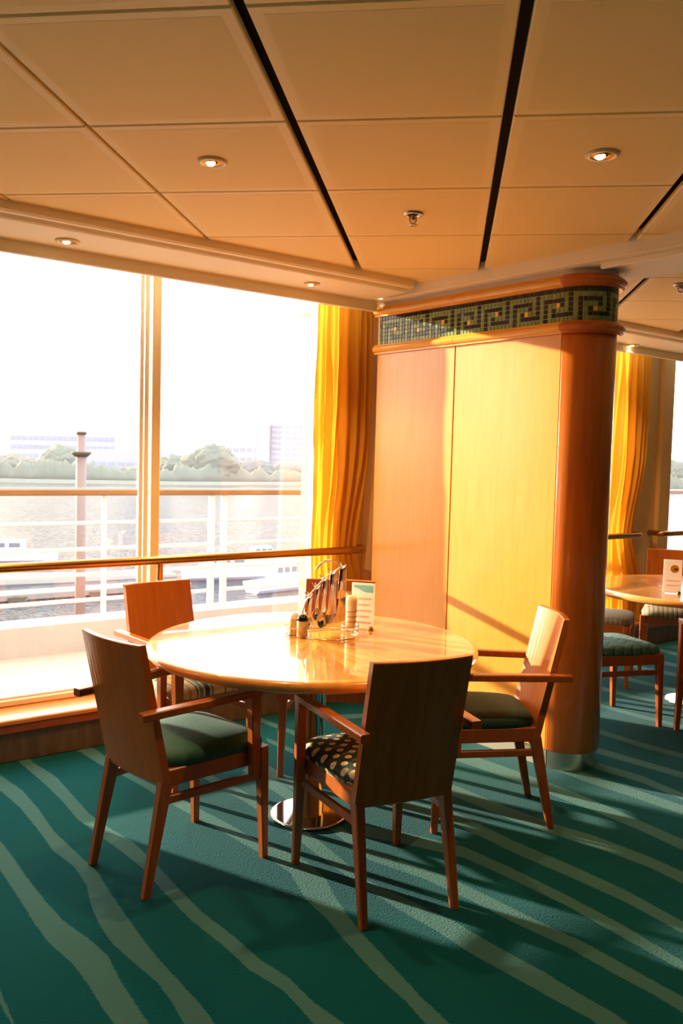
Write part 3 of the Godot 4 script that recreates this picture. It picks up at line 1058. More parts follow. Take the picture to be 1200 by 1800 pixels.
	for k in 6:
		st = S()
		box(st, Vector3(-16 + k * 6.4, 0.0, 0), Vector3(1.4, 0.9, 2.8), 0.05)
		ob("float", st, rust, pon)
	var quay := struct("quay", Transform3D(Basis(UP, 0.6), fl(-38.0, 72.0, -10.0)), "sloping grey quay at the left")
	st = S()
	bar(st, Vector3(-30, -0.5, 0), Vector3(14, -0.5, 0), Vector2(9, 3.0), Vector2(3, 1.4), Vector3(0, 0, 1), 0.4)
	ob("bank", st, grey, quay)
	boat(Vector3(-20.5, 79.0, 0.5), 9.0, "white motor boat with dark windows moored behind the chair by the window", true)
	boat(Vector3(-14.0, 74.0, 0.9), 8.0, "white cabin boat moored nearest the yellow curtain", false)
	boat(Vector3(-19.0, 88.0, 0.7), 7.0, "small white boat farther out behind the moored boats", false)
	boat(Vector3(-46.0, 84.0, 0.4), 10.0, "long pale work boat at the left edge of the harbour", true)


func tree(t: Array, leaf: Material, bark: Material) -> void:
	var base := -8.6
	var o := thing("bank_tree", t[5], "tree", Transform3D(Basis(), fl(t[0], t[1], base)), "trees on the far bank")
	var top: float = t[2] + 1.56 - base
	var st := S()
	bar(st, Vector3.ZERO, Vector3(0, top * 0.5, 0), Vector2(1.2, 1.2), Vector2(0.7, 0.7), Vector3(1, 0, 0), 0.2)
	ob("trunk", st, bark, o)
	st = S(true)
	var n := FastNoiseLite.new()
	n.seed = int(t[0] * 3)
	n.frequency = 0.13
	n.fractal_octaves = 5
	n.fractal_gain = 0.62
	var rings := []
	var ry := top * 0.49
	for i in 49:
		var la := -PI / 2 + PI * i / 48.0
		var ring := PackedVector3Array()
		for j in 72:
			var a := TAU * j / 72.0
			var u := Vector3(cos(la) * cos(a), sin(la), -cos(la) * sin(a))
			var v: Vector3 = u * Vector3(t[3], ry, minf(t[3], 7.5))
			ring.append(Vector3(0, top - ry, 0) + v * (1.08 + 0.40 * n.get_noise_3dv(v) + 0.10 * n.get_noise_3dv(v * 4.0)))
		rings.append(ring)
	loft(st, rings)
	ob("crown", st, leaf, o)


func block(called: String, label: String, parts: Array, wall: Material, dark: Material, floors: int, cols: int) -> void:
	var base := -8.6
	var first: Array = parts[0]
	var at := fl((first[0] + first[1]) / 2.0, first[2], base)
	var o := thing(called, label, "building", Transform3D(Basis(), at), "buildings across the harbour")
	for k in parts.size():
		var p: Array = parts[k]
		var st := S()
		var c := fl((p[0] + p[1]) / 2.0, p[2] + p[3] / 2.0, base) - at
		var h: float = p[4] + 1.56 - base
		box(st, c + Vector3(0, h / 2.0, 0), Vector3(p[1] - p[0], h, p[3]), 0.1)
		ob("wall" if k == 0 else "wing", st, wall, o)
	var hh: float = first[4] + 1.56 - base
	var wd: float = first[1] - first[0]
	for f in floors:
		var y := hh - (f + 0.75) * (hh * 0.9 / maxf(floors, 1.0))
		if y < 3.0: continue
		for cix in cols:
			var x := -wd / 2.0 + (cix + 0.5) * wd / cols
			var st := S()
			box(st, Vector3(x, y, 0.02), Vector3(wd / cols * 0.82, hh * 0.9 / floors * 0.42, 0.3), 0.02)
			ob("window", st, dark, o)


func boat(at: Vector3, len_: float, label: String, cabin: bool) -> void:
	var o := thing("boat", label, "boat", Transform3D(Basis(UP, at.z), fl(at.x, at.y, -10.0)), "boats in the harbour")
	var hull := PackedVector3Array()
	var st := S(true)
	var rings := []
	for i in 13:
		var u := i / 12.0
		var w := len_ * 0.16 * sqrt(maxf(0.002, 1.0 - pow(maxf(0.0, u - 0.35) / 0.66, 2.0)))
		var x := -len_ / 2.0 + u * len_
		var h := 0.9 + 0.5 * u * u
		rings.append(PackedVector3Array([Vector3(x, h, -w), Vector3(x, h, w), Vector3(x, 0.3, w * 0.85), Vector3(x, -0.3, w * 0.3), Vector3(x, -0.3, -w * 0.3), Vector3(x, 0.3, -w * 0.85)]))
	st.set_smooth_group(-1)
	loft(st, rings)
	ob("hull", st, M.rail_paint, o)
	st = S()
	var l := len_ * (0.5 if cabin else 0.34)
	box(st, Vector3(-len_ * 0.08, 1.65, 0), Vector3(l, 1.5, len_ * 0.2), 0.25)
	ob("cabin", st, M.rail_paint, o)
	for k in 3:
		st = S()
		box(st, Vector3(-len_ * 0.08 + (k - 1) * l * 0.3, 1.9, len_ * 0.1), Vector3(l * 0.22, 0.5, 0.06), 0.02)
		ob("window", st, mat(Color(0.25, 0.33, 0.36), 0.2), o)


# ------------------------------------------------------------------ curtains, rails, lamps
func curtain(called: String, label: String, t0: float, t1: float, tie: float, off: float, folds: float, seed_: int, lining_left: bool) -> void:
	var o := thing(called, label, "curtain", win_t)
	var n := FastNoiseLite.new()
	n.seed = seed_
	n.frequency = 0.6
	var rows := 60
	var cols := 90
	var st := S(true)
	var grid := []
	for i in rows + 1:
		var v := float(i) / rows
		var y := lerpf(2.54, 0.24, v)
		# pulled towards the tie at rail height, hanging free elsewhere
		var pull := exp(-pow((y - 1.0) / (0.42 if y > 1.0 else 0.28), 2.0))
		var left := t0 - 0.02 * v
		var right := lerpf(t1, tie, pull)
		if y < 1.0: right = lerpf(t1 + 0.03, tie, pull)
		var row := PackedVector3Array()
		for j in cols + 1:
			var u := float(j) / cols
			var t := lerpf(left, right, u)
			var f := sin((0.35 * u + 0.65 * u * u) * folds * TAU + 1.2 * n.get_noise_2d(u * 3.0, y * 0.35) * 3.0 + 0.5) * 0.030
			f += 0.014 * sin(u * folds * 2.3 * TAU + y * 0.6)
			f += 0.03 * n.get_noise_2d(u * 5.0, y * 0.7)
			f *= lerpf(1.0, 0.55, pull) * lerpf(0.55, 1.0, clampf(v * 5.0, 0, 1))
			row.append(Vector3(t + 0.006 * n.get_noise_2d(u * 9.0, y), y, -off - f - 0.02 * pull))
		grid.append(row)
	for i in rows:
		for j in cols:
			var a: Vector3 = grid[i][j]
			var b: Vector3 = grid[i][j + 1]
			var c: Vector3 = grid[i + 1][j + 1]
			var d: Vector3 = grid[i + 1][j]
			tri(st, a, b, c)
			tri(st, a, c, d)
	ob("drape", st, M.curtain, o)
	if lining_left:
		st = S(true)
		for i in rows:
			var e := []
			for k in 2:
				var g: Vector3 = grid[i + k][0]
				var wide := 0.014 + 0.024 * float(i + k) / rows
				e.append([g + Vector3(0.01, 0, 0.004), g + Vector3(-wide * 0.5, 0, -0.02), g + Vector3(-wide, 0, 0.0)])
			for q in 2:
				tri(st, e[0][q], e[1][q + 1], e[0][q + 1])
				tri(st, e[0][q], e[1][q], e[1][q + 1])
		ob("lining", st, M.lining, o)


func handrail(label: String, a: float, b: float, posts: Array, left_end: bool) -> void:
	var o := thing("handrail", label, "handrail", win_t)
	var y := 0.992
	var z := 0.03
	var path := PackedVector3Array()
	if left_end:
		path.append(Vector3(a, y, z - 0.16))
		for k in 7:
			var q := PI / 2 * k / 6.0
			path.append(Vector3(a + 0.06 - 0.06 * cos(q), y, z - 0.06 + 0.06 * sin(q)))
	else:
		path.append(Vector3(a, y, z))
	for k in 9:
		path.append(Vector3(lerpf(a + 0.08, b - 0.08, k / 8.0), y, z))
	for k in 7:
		var q := PI / 2 * k / 6.0
		path.append(Vector3(b - 0.06 + 0.06 * sin(q), y, z - 0.06 + 0.06 * cos(q)))
	path.append(Vector3(b, y, z - 0.16))
	var st := S(true)
	tube(st, path, 0.0245, 16)
	ob("rail", st, M.brass, o)
	for p in posts:
		st = S(true)
		tube(st, PackedVector3Array([Vector3(p, 0.226, z - 0.02), Vector3(p, 0.60, z - 0.011), Vector3(p, 0.98, z - 0.002)]), 0.018, 14)
		var post := ob("post", st, M.brass, o)
		st = S(true)
		lathe(st, PackedVector2Array([Vector2(0, 0.226), Vector2(0.030, 0.226), Vector2(0.030, 0.234), Vector2(0.02, 0.24), Vector2(0, 0.24)]), 20, Vector3(p, 0, z - 0.02))
		ob("post_flange", st, M.brass, post)


func build_curtains_and_rails() -> void:
	curtain("curtain", "golden yellow tied-back curtain between the window and the wood partition", 1.665, 2.09, 2.02, 0.04, 5.0, 3, true)
	curtain("curtain", "golden curtain in the far bay beyond the column", 4.72, 5.16, 5.04, 0.04, 4.5, 8, false)
	handrail("brass handrail across the window behind the round table", -0.9, 2.03, [0.585], false)
	handrail("brass handrail end holding back the far bay curtain", 2.75, 5.07, [3.9], true)
	handrail("dark handrail across the last window at the right edge", 5.40, 8.3, [7.0], true)


func downlight(at: Transform3D, label: String, r: float) -> void:
	var o := thing("ceiling_light", label, "ceiling light", at, "recessed ceiling lights")
	var st := S(true)
	lathe(st, PackedVector2Array([Vector2(r * 0.72, 0.0), Vector2(r * 0.74, -0.008), Vector2(r * 0.9, -0.010), Vector2(r, -0.004), Vector2(r, 0.0)]), 40)
	ob("trim_ring", st, M.lamp_ring, o)
	st = S(true)
	lathe(st, PackedVector2Array([Vector2(0, -0.001), Vector2(r * 0.68, -0.001), Vector2(r * 0.68, 0.0), Vector2(0, 0.0)]), 32)
	var cup := ob("cup", st, M.lamp_cup, o)
	st = S(true)
	for k in 3:
		var q := r * (0.70 - 0.13 * k)
		lathe(st, PackedVector2Array([Vector2(q - 0.004, -0.002 - 0.001 * k), Vector2(q, -0.006 - 0.001 * k), Vector2(q + 0.003, -0.002 - 0.001 * k)]), 32)
	ob("baffle", st, M.lamp_cup, cup)
	st = S(true)
	lathe(st, PackedVector2Array([Vector2(0, -0.016), Vector2(r * 0.2, -0.014), Vector2(r * 0.32, -0.009), Vector2(r * 0.33, -0.002), Vector2(0, -0.002)]), 20, Vector3(-r * 0.12, 0, 0))
	ob("bulb", st, M.lamp, cup)
	var l := SpotLight3D.new()
	l.name = "lamp_light"
	o.add_child(l)
	l.position = Vector3(-r * 0.12, -0.025, 0)
	l.rotation = Vector3(-PI / 2, 0, 0)
	l.spot_angle = 55.0
	l.spot_range = 12.0
	l.spot_attenuation = 2.0
	l.light_color = Color(1.0, 0.80, 0.52)
	l.light_energy = 0.8
	l.light_size = 0.02
	l.shadow_enabled = true


func build_fittings() -> void:
	downlight(Transform3D(Basis(), fl(-0.861, 2.964, CEIL - 0.001)), "lit ceiling downlight in the panels left of the sprinkler", 0.052)
	downlight(Transform3D(Basis(), fl(0.478, 2.969, CEIL - 0.001)), "lit ceiling downlight in the panels right of the sprinkler, above the column", 0.056)
	downlight(Transform3D(Basis(), fl(-1.781, 3.779, SOFF)), "small downlight over the window left of the mullion", 0.056)
	downlight(Transform3D(Basis(), fl(-0.786, 4.71, SOFF)), "small downlight over the window near the yellow curtain", 0.046)
	downlight(Transform3D(Basis(), fl(1.432, 7.015, SOFF)), "small downlight over the far bay curtain", 0.05)
	var n := 0
	for p in [fl(-0.179, 3.616, CEIL - 0.001), fl(1.27, 5.02, CEIL - 0.001)]:
		var o := thing("sprinkler", ["metal sprinkler head in the ceiling panel above the table", "metal sprinkler head in the far bay ceiling at the right edge"][n], "sprinkler", Transform3D(Basis(), p), "")
		n += 1
		var st := S(true)
		lathe(st, PackedVector2Array([Vector2(0.022, 0), Vector2(0.024, -0.006), Vector2(0.036, -0.012), Vector2(0.043, -0.006), Vector2(0.044, 0)]), 32)
		ob("escutcheon", st, M.steel, o)
		st = S(true)
		lathe(st, PackedVector2Array([Vector2(0, -0.004), Vector2(0.03, -0.004), Vector2(0.03, 0), Vector2(0, 0)]), 24)
		ob("cup", st, M.void_, o)
		st = S(true)
		lathe(st, PackedVector2Array([Vector2(0, -0.026), Vector2(0.010, -0.026), Vector2(0.008, -0.01), Vector2(0.012, 0), Vector2(0, 0)]), 16)
		tube(st, PackedVector3Array([Vector3(-0.012, -0.01, 0), Vector3(-0.014, -0.03, 0), Vector3(0, -0.044, 0), Vector3(0.014, -0.03, 0), Vector3(0.012, -0.01, 0)]), 0.003, 8)
		var frame := ob("frame", st, M.steel, o)
		st = S(true)
		lathe(st, PackedVector2Array([Vector2(0, -0.050), Vector2(0.020, -0.049), Vector2(0.020, -0.046), Vector2(0, -0.045)]), 20)
		ob("deflector", st, M.steel, frame)


# ------------------------------------------------------------------ table and chairs
func round_table(label: String, at: Vector3, r: float, h: float, base_at: Vector3, turn: float) -> void:
	var o := thing("round_table", label, "table", Transform3D(Basis(), at))
	var st := S(true)
	lathe(st, PackedVector2Array([Vector2(0, h - 0.036), Vector2(r - 0.05, h - 0.036), Vector2(r - 0.05, h - 0.006), Vector2(0, h - 0.006)]), 72)
	var top := ob("tabletop", st, M.rim, o)
	# solid edge band, rounded over
	st = S(true)
	var prof := PackedVector2Array()
	for k in 9:
		var q := -PI / 2 + PI * k / 8.0
		prof.append(Vector2(r - 0.022 + 0.022 * cos(q), h - 0.022 + 0.022 * sin(q)))
	for q in [0.026, 0.030, 0.047, 0.0495, 0.05]: prof.append(Vector2(r - q, h))
	var rings := []
	var full := PackedVector2Array([Vector2(r - 0.05, h - 0.046)])
	full.append_array(prof)
	full.append(Vector2(r - 0.052, h - 0.03))
	for p in full: rings.append(circle(Vector3(0, p.y, 0), p.x, 96))
	loft(st, rings, false)
	ob("edge_band", st, M.rim, top)
	for k in 12:
		var a := TAU * k / 12.0
		st = S()
		var poly := PackedVector2Array([Vector2(0, -0.0)])
		for e in 9:
			var q := -PI / 12 + PI / 6 * e / 8.0
			poly.append(Vector2(sin(q), -cos(q)) * (r - 0.0498))
		slab(st, poly, h - 0.006, h)
		var wdg := ob("veneer_wedge", st, M.veneer if k % 2 else M.veneer_dark, top)
		wdg.rotation.y = a + turn
	var b := base_at
	var plate := S(true)
	lathe(plate, PackedVector2Array([Vector2(0, 0.0), Vector2(0.165, 0.0), Vector2(0.168, 0.004), Vector2(0.168, 0.010), Vector2(0.1665, 0.0125), Vector2(0.164, 0.0138), Vector2(0.160, 0.014), Vector2(0.155, 0.014), Vector2(0, 0.014)]), 56, b)
	st = S(true)
	lathe(st, PackedVector2Array([Vector2(0, 0.0135), Vector2(0.066, 0.0135), Vector2(0.066, h - 0.05), Vector2(0.11, h - 0.045), Vector2(0.11, h - 0.034), Vector2(0, h - 0.034)]), 40, b)
	var ped := ob("pedestal", st, M.chrome, o)
	ob("base_plate", plate, M.chrome, ped)


func build_main_table() -> void:
	round_table("large round veneered table with a chrome pedestal by the window", fl(-0.56, 3.61), 0.717, 0.775, Vector3(0.0, 0, 0.02), 0.15)


func ring4(c: Vector3, hx: float, hz: float, p: float, n := 40) -> PackedVector3Array:
	# superellipse ring, counter-clockwise from above
	var out := PackedVector3Array()
	for i in n:
		var a := TAU * i / n
		var u := Vector2(cos(a), sin(a))
		var k := pow(pow(absf(u.x), p) + pow(absf(u.y), p), -1.0 / p)
		out.append(c + Vector3(u.x * k * hx, 0, -u.y * k * hz))
	return out


# local: x to the sitter's right, -z ahead, origin between the back feet
func make_chair(called: String, label: String, seat_mat: Material, arms: bool, group: String) -> Node3D:
	var o := thing(called, label, "chair", Transform3D(), group)
	var st := S()
	# bowed back slab
	var rings := []
	for i in 13:
		var x := -0.19 + 0.38 * i / 12.0
		var bow := 0.026 * (1.0 - pow(x / 0.19, 2.0))
		var ring := PackedVector3Array()
		for q in [[0.013, 0.386], [0.016, 0.390], [0.0135, 0.909], [0.011, 0.912], [-0.011, 0.912], [-0.0135, 0.909], [-0.016, 0.390], [-0.013, 0.386]]:
			var z := lerpf(-0.083, 0.032, (q[1] - 0.386) / 0.526)
			ring.append(Vector3(x, q[1], z + bow * lerpf(0.5, 1.0, (q[1] - 0.386) / 0.526) - q[0]))
		rings.append(ring)
	loft(st, rings)
	ob("backrest", st, M.chair_back, o)
	for s in [-1.0, 1.0]:
		st = S()
		bar(st, Vector3(s * 0.172, 0.44, -0.096), Vector3(s * 0.172, 0.38, -0.082), Vector2(0.034, 0.036), Vector2(0.036, 0.050), Vector3(1, 0, 0), 0.004)
		bar(st, Vector3(s * 0.172, 0.40, -0.082), Vector3(s * 0.178, 0.0, 0.0), Vector2(0.036, 0.050), Vector2(0.027, 0.029), Vector3(1, 0, 0), 0.004)
		ob("rear_leg", st, M.chair, o)
		st = S()
		bar(st, Vector3(s * 0.214, 0.447, -0.500), Vector3(s * 0.222, 0.0, -0.515), Vector2(0.042, 0.044), Vector2(0.028, 0.028), Vector3(1, 0, 0), 0.004)
		ob("front_leg", st, M.chair, o)
		st = S()
		bar(st, Vector3(s * 0.176, 0.415, -0.085), Vector3(s * 0.216, 0.415, -0.490), Vector2(0.026, 0.062), Vector2(0.026, 0.062), Vector3(1, 0, 0), 0.004)
		ob("side_rail", st, M.chair, o)
		st = S()
		bar(st, Vector3(s * 0.175, 0.334, -0.072), Vector3(s * 0.216, 0.334, -0.495), Vector2(0.02, 0.03), Vector2(0.02, 0.03), Vector3(1, 0, 0), 0.003)
		ob("stretcher", st, M.chair, o)
		if arms:
			st = S()
			bar(st, Vector3(s * 0.212, 0.668, 0.052), Vector3(s * 0.246, 0.676, -0.455), Vector2(0.040, 0.029), Vector2(0.040, 0.029), Vector3(1, 0, 0), 0.004)
			ob("armrest", st, M.chair, o)
			st = S()
			bar(st, Vector3(s * 0.246, 0.664, -0.430), Vector3(s * 0.2455, 0.360, -0.436), Vector2(0.036, 0.046), Vector2(0.032, 0.036), Vector3(1, 0, 0), 0.004)
			ob("arm_post", st, M.chair, o)
	st = S()
	bar(st, Vector3(-0.20, 0.415, -0.500), Vector3(0.20, 0.415, -0.500), Vector2(0.026, 0.062), Vector2(0.026, 0.062), Vector3(0, 0, 1), 0.004)
	ob("front_rail", st, M.chair, o)
	# padded seat, wider in front
	st = S(true)
	rings = []
	for q in [[0.93, 0.440], [0.985, 0.444], [1.0, 0.456], [1.0, 0.470], [0.97, 0.484], [0.90, 0.495], [0.78, 0.503], [0.6, 0.509], [0.4, 0.513], [0.2, 0.515], [0.04, 0.5155]]:
		var ring := ring4(Vector3(0, q[1], -0.305), 0.222 * q[0], 0.228 * q[0], 6.0 if q[0] > 0.8 else 4.0)
		for i in ring.size():
			var f := (-ring[i].z - 0.077) / 0.456
			ring[i].x *= lerpf(0.86, 1.06, f)
		rings.append(ring)
	loft(st, rings)
	ob("seat", st, seat_mat, o)
	return o


func place(o: Node3D, x: float, z: float, hx: float, hz: float) -> void:
	o.transform = Transform3D(Basis(UP, -atan2(hx, hz)), fl(x, z))


func recolour(o: Node3D, m: Material) -> void:
	(o.get_node("seat") as MeshInstance3D).material_override = m


func dup(o: Node3D, label: String, m: Material) -> Node3D:
	var c: Node3D = o.duplicate()
	c.name = numbered("dining_armchair")
	add_child(c)
	c.set_meta("label", label)
	recolour(c, m)
	return c


func build_chairs() -> void:
	var g := "armchairs round the near table"
	var a := make_chair("dining_armchair", "wooden armchair with a plain teal seat, its back turned, left of the table", M.seat_teal, true, g)
	place(a, -1.153, 2.890, 0.5915, 0.8063)
	var b := dup(a, "wooden armchair with a cream-dotted seat, its dark back nearest the camera", M.seat_dots)
	place(b, -0.078, 2.817, -0.5217, 0.8532)
	var c := dup(a, "wooden armchair with a dark green seat facing left by the column", M.seat_green)
	place(c, 0.460, 3.821, -0.9842, -0.1768)
	var d := dup(a, "wooden armchair with a cream and teal striped seat beside the window", M.seat_stripes)
	place(d, -1.455, 4.180, 0.77, -0.64)
	var e := dup(a, "wooden armchair behind the table, half hidden by the cutlery stand", M.seat_dots)
	place(e, -0.56, 4.53, 0.02, -1.0)


# ------------------------------------------------------------------ on the table
func wire(pts: Array, steps := 6) -> PackedVector3Array:
	# a smooth line through the points
	var out := PackedVector3Array()
	for i in pts.size() - 1:
		var p0_: Vector3 = pts[maxi(i - 1, 0)]
		var p1: Vector3 = pts[i]
		var p2: Vector3 = pts[i + 1]
		var p3: Vector3 = pts[mini(i + 2, pts.size() - 1)]
		for k in steps:
			out.append(p1.cubic_interpolate(p2, p0_, p3, float(k) / steps))
	out.append(pts[pts.size() - 1])
	return out


# cutlery hangs from its handle's end at the origin, down to -len
func cutlery(kind: String, len_: float, label: String, at: Transform3D, group: String) -> void:
	var o := thing(kind, label, "cutlery", at, group)
	var head := 0.055 if kind == "teaspoon" else 0.07
	if kind == "table_knife": head = 0.11
	var st := S(true)
	var rings := []
	for k in 9:
		var u := k / 8.0
		var y := -(len_ - head) * (1.0 - u)
		var w := lerpf(0.003, 0.0075, absf(u - 0.35) * 1.6) if kind != "table_knife" else 0.008
		var z := 0.004 * sin(u * PI)
		rings.append(PackedVector3Array([Vector3(w, y, z), Vector3(w * 0.6, y, z - 0.0016), Vector3(-w * 0.6, y, z - 0.0016), Vector3(-w, y, z), Vector3(-w * 0.6, y, z + 0.0016), Vector3(w * 0.6, y, z + 0.0016)]))
	loft(st, rings)
	ob("handle", st, M.chrome, o)
	st = S(true)
	var y0 := -(len_ - head)
	if kind == "teaspoon" or kind == "tablespoon":
		var w := 0.015 if kind == "teaspoon" else 0.021
		rings = []
		for k in 11:
			var u := k / 10.0
			var q := sin(PI * clampf(u * 0.97 + 0.03, 0, 1))
			var hw := w * pow(q, 0.6) * (0.75 + 0.35 * u)
			var y := y0 - head * u
			var dip := 0.011 * q
			var ring := PackedVector3Array()
			for j in 7: ring.append(Vector3(hw * cos(PI * j / 6.0), y, 0.004 - dip * sin(PI * j / 6.0)))
			for j in 7: ring.append(Vector3(-hw * 0.92 * cos(PI * j / 6.0), y, 0.005 - dip * 0.88 * sin(PI * j / 6.0)))
			ring.reverse()
			rings.append(ring)
		rings.reverse()
		loft(st, rings)
		ob("bowl", st, M.chrome, o)
	elif kind == "fork":
		bar(st, Vector3(0, y0 + 0.004, 0.001), Vector3(0, y0 - 0.028, -0.004), Vector2(0.008, 0.003), Vector2(0.023, 0.003), Vector3(1, 0, 0), 0.001)
		var fork_head := ob("head", st, M.chrome, o)
		for k in 4:
			st = S()
			var x := (k - 1.5) * 0.0064
			bar(st, Vector3(x, y0 - 0.026, -0.004), Vector3(x, y0 - head, 0.004), Vector2(0.004, 0.002), Vector2(0.002, 0.0015), Vector3(1, 0, 0), 0.0005)
			ob("tine", st, M.chrome, fork_head)
	else:
		var bl := [PackedVector3Array(), PackedVector3Array(), PackedVector3Array()]
		for k in 3:
			var y: float = y0 - head * [0.0, 0.75, 1.0][k]
			var w: float = [0.008, 0.010, 0.002][k]
			bl[k] = PackedVector3Array([Vector3(w, y, 0), Vector3(0, y, 0.001), Vector3(-0.008, y, 0.0014), Vector3(-0.008, y, -0.0014), Vector3(0, y, -0.001)])
		loft(st, [bl[2], bl[1], bl[0]])
		ob("blade", st, M.chrome, o)


func build_tableware() -> void:
	var h := 0.775
	var o := thing("cutlery_stand", "wire stand with hooks holding spoons, forks and knives on the round table", "cutlery stand", Transform3D(Basis(), fl(-0.535, 3.735, h)))
	var st := S(true)
	tube(st, circle(Vector3(0.03, 0.006, 0), 0.135, 48), 0.0035, 8, true)
	tube(st, circle(Vector3(-0.115, 0.006, 0.055), 0.052, 32), 0.0028, 8, true)
	ob("base_ring", st, M.steel, o)
	st = S(true)
	tube(st, circle(Vector3(-0.112, 0.046, 0.066), 0.058, 32), 0.0022, 8, true)
	for a in 4:
		var q := TAU * a / 4.0 + 0.6
		var c := Vector3(-0.112, 0, 0.066) + Vector3(cos(q), 0, sin(q)) * 0.058
		tube(st, PackedVector3Array([c + Vector3(0, 0.006, 0), c + Vector3(0, 0.046, 0)]), 0.0018, 6)
	ob("shaker_holder", st, M.steel, o)
	st = S(true)
	tube(st, circle(Vector3(0.112, 0.03, -0.10), 0.040, 32), 0.0022, 8, true)
	tube(st, circle(Vector3(0.112, 0.012, -0.10), 0.040, 32), 0.0022, 8, true)
	for a in 4:
		var q := TAU * a / 4.0 + 0.3
		var c := Vector3(0.112, 0, -0.10) + Vector3(cos(q), 0, sin(q)) * 0.040
		tube(st, PackedVector3Array([c + Vector3(0, 0.004, 0), c + Vector3(0, 0.05, 0)]), 0.0018, 6)
	ob("tumbler_holder", st, M.steel, o)
	var lev := [Vector3(-0.070, 0.172, 0), Vector3(-0.035, 0.215, 0), Vector3(-0.003, 0.253, 0), Vector3(0.035, 0.285, 0), Vector3(0.078, 0.312, 0)]
	for s in [-1.0, 1.0]:
		var z: Vector3 = Vector3(0, 0, s * 0.010)
		st = S(true)
		tube(st, wire([Vector3(-0.105, 0.006, s * 0.06), Vector3(-0.100, 0.07, s * 0.03), Vector3(-0.088, 0.13, 0) + z, lev[0] + z, lev[1] + z, lev[2] + z, lev[3] + z, lev[4] + z, Vector3(0.095, 0.315, 0) + z]), 0.0032, 8)
		ob("spine", st, M.steel, o)
	st = S(true)
	tube(st, wire([Vector3(0.072, 0.315, 0.011), Vector3(0.045, 0.342, 0.011), Vector3(0.0, 0.338, 0.011), Vector3(-0.034, 0.305, 0.010), Vector3(-0.040, 0.292, 0.0), Vector3(-0.034, 0.300, -0.010), Vector3(0.0, 0.330, -0.011), Vector3(0.045, 0.336, -0.011), Vector3(0.072, 0.312, -0.011)]), 0.0034, 8)
	ob("handle", st, M.steel, o)
	for k in 5:
		st = S(true)
		var c: Vector3 = lev[k]
		for s in [-1.0, 1.0]:
			tube(st, wire([c, c + Vector3(s * 0.002, -0.006, s * 0.018), c + Vector3(s * 0.004, 0.0, s * 0.036), c + Vector3(s * 0.008 - 0.004, 0.014, s * 0.045)]), 0.0030, 8)
			tube(st, wire([c + Vector3(0, 0, s * 0.012), c + Vector3(s * 0.012, 0.0, s * 0.026), c + Vector3(s * 0.018, 0.008, s * 0.030), c + Vector3(s * 0.024, 0.016, s * 0.030)]), 0.0026, 8)
		ob("hook", st, M.steel, o)
	var at := fl(-0.535, 3.735, h)
	var turn := Basis(UP, 0.25)
	var sets := [["teaspoon", 0.145, 0, 3, "teaspoons on the cutlery stand", "teaspoon with a small bowl hanging %s on the stand's lowest hooks"], ["teaspoon", 0.145, 1, 2, "teaspoons on the cutlery stand", "teaspoon hanging %s on the stand's second hooks"], ["tablespoon", 0.215, 2, 3, "tablespoons on the cutlery stand", "large tablespoon hanging %s on the stand's middle hooks"], ["fork", 0.225, 3, 5, "forks on the cutlery stand", "steel fork hanging %s in the bunch under the stand's fourth hooks"], ["table_knife", 0.245, 4, 5, "knives on the cutlery stand", "steel knife hanging %s in the bunch under the stand's top hooks"]]
	var order := ["in front", "second from the front", "third from the front", "fourth from the front", "fifth from the front"]
	for s in sets:
		for k in s[3]:
			var spread: float = (k - (s[3] - 1) / 2.0)
			var where: Vector3 = at + lev[s[2]] + Vector3(spread * 0.0022 + 0.006, -0.004 - 0.001 * (k % 2), -spread * 0.014)
			var tilt := Basis(Vector3(0, 0, 1), -0.03 + 0.015 * spread)
			cutlery(s[0], s[1], s[5] % order[k], Transform3D(Basis(UP, 0.2 + 0.05 * spread) * tilt, where), s[4])
	# shakers
	for k in 2:
		var p: Vector3 = [fl(-0.662, 3.70, h), fl(-0.618, 3.660, h)][k]
		var sh := thing(["salt_shaker", "pepper_shaker"][k], ["pale domed salt shaker behind the black-topped pepper shaker", "pepper shaker with a black dome top in the wire holder"][k], "shaker", Transform3D(Basis(), p))
		st = S(true)
		lathe(st, PackedVector2Array([Vector2(0, 0.0), Vector2(0.022, 0.0), Vector2(0.0245, 0.003), Vector2(0.0245, 0.072), Vector2(0.0225, 0.076), Vector2(0, 0.076)]), 32)
		ob("body", st, M.shaker, sh)
		st = S(true)
		var dome := PackedVector2Array([Vector2(0, 0.0762), Vector2(0.0250, 0.0762)])
		for q in 9: dome.append(Vector2(0.0250 * cos(PI / 2 * q / 8.0), 0.078 + 0.027 * sin(PI / 2 * q / 8.0)))
		lathe(st, dome, 32)
		ob("dome_top", st, M.shaker_white if k == 0 else M.shaker_black, sh)
	# tumbler
	var tu := thing("tumbler", "tall clear tumbler beside the menu card", "glass", Transform3D(Basis(), fl(-0.42, 3.835, h)))
	st = S(true)
	lathe(st, PackedVector2Array([Vector2(0, 0.006), Vector2(0.024, 0.006), Vector2(0.026, 0.05), Vector2(0.033, 0.185), Vector2(0.0312, 0.185), Vector2(0.024, 0.05), Vector2(0.021, 0.02), Vector2(0, 0.018)]), 40)
	ob("glass_wall", st, M.clear, tu)
	for k in 3:
		st = S(true)
		tube(st, circle(Vector3(0, 0.05 + 0.024 * k, 0), 0.0262 + 0.0012 * k, 32), 0.0016, 6, true)
		ob("band", st, M.amber, tu)
	st = S(true)
	lathe(st, PackedVector2Array([Vector2(0, 0.021), Vector2(0.020, 0.021), Vector2(0.0225, 0.05), Vector2(0.028, 0.15), Vector2(0.022, 0.168), Vector2(0, 0.16)]), 32)
	ob("paper_straws", st, M.straw, tu)
	# menu card with a blue head, in a small clip
	menu_card("upright menu card with a blue head standing on the round table", Transform3D(Basis(UP, -0.16), fl(-0.372, 3.905, h)), false)


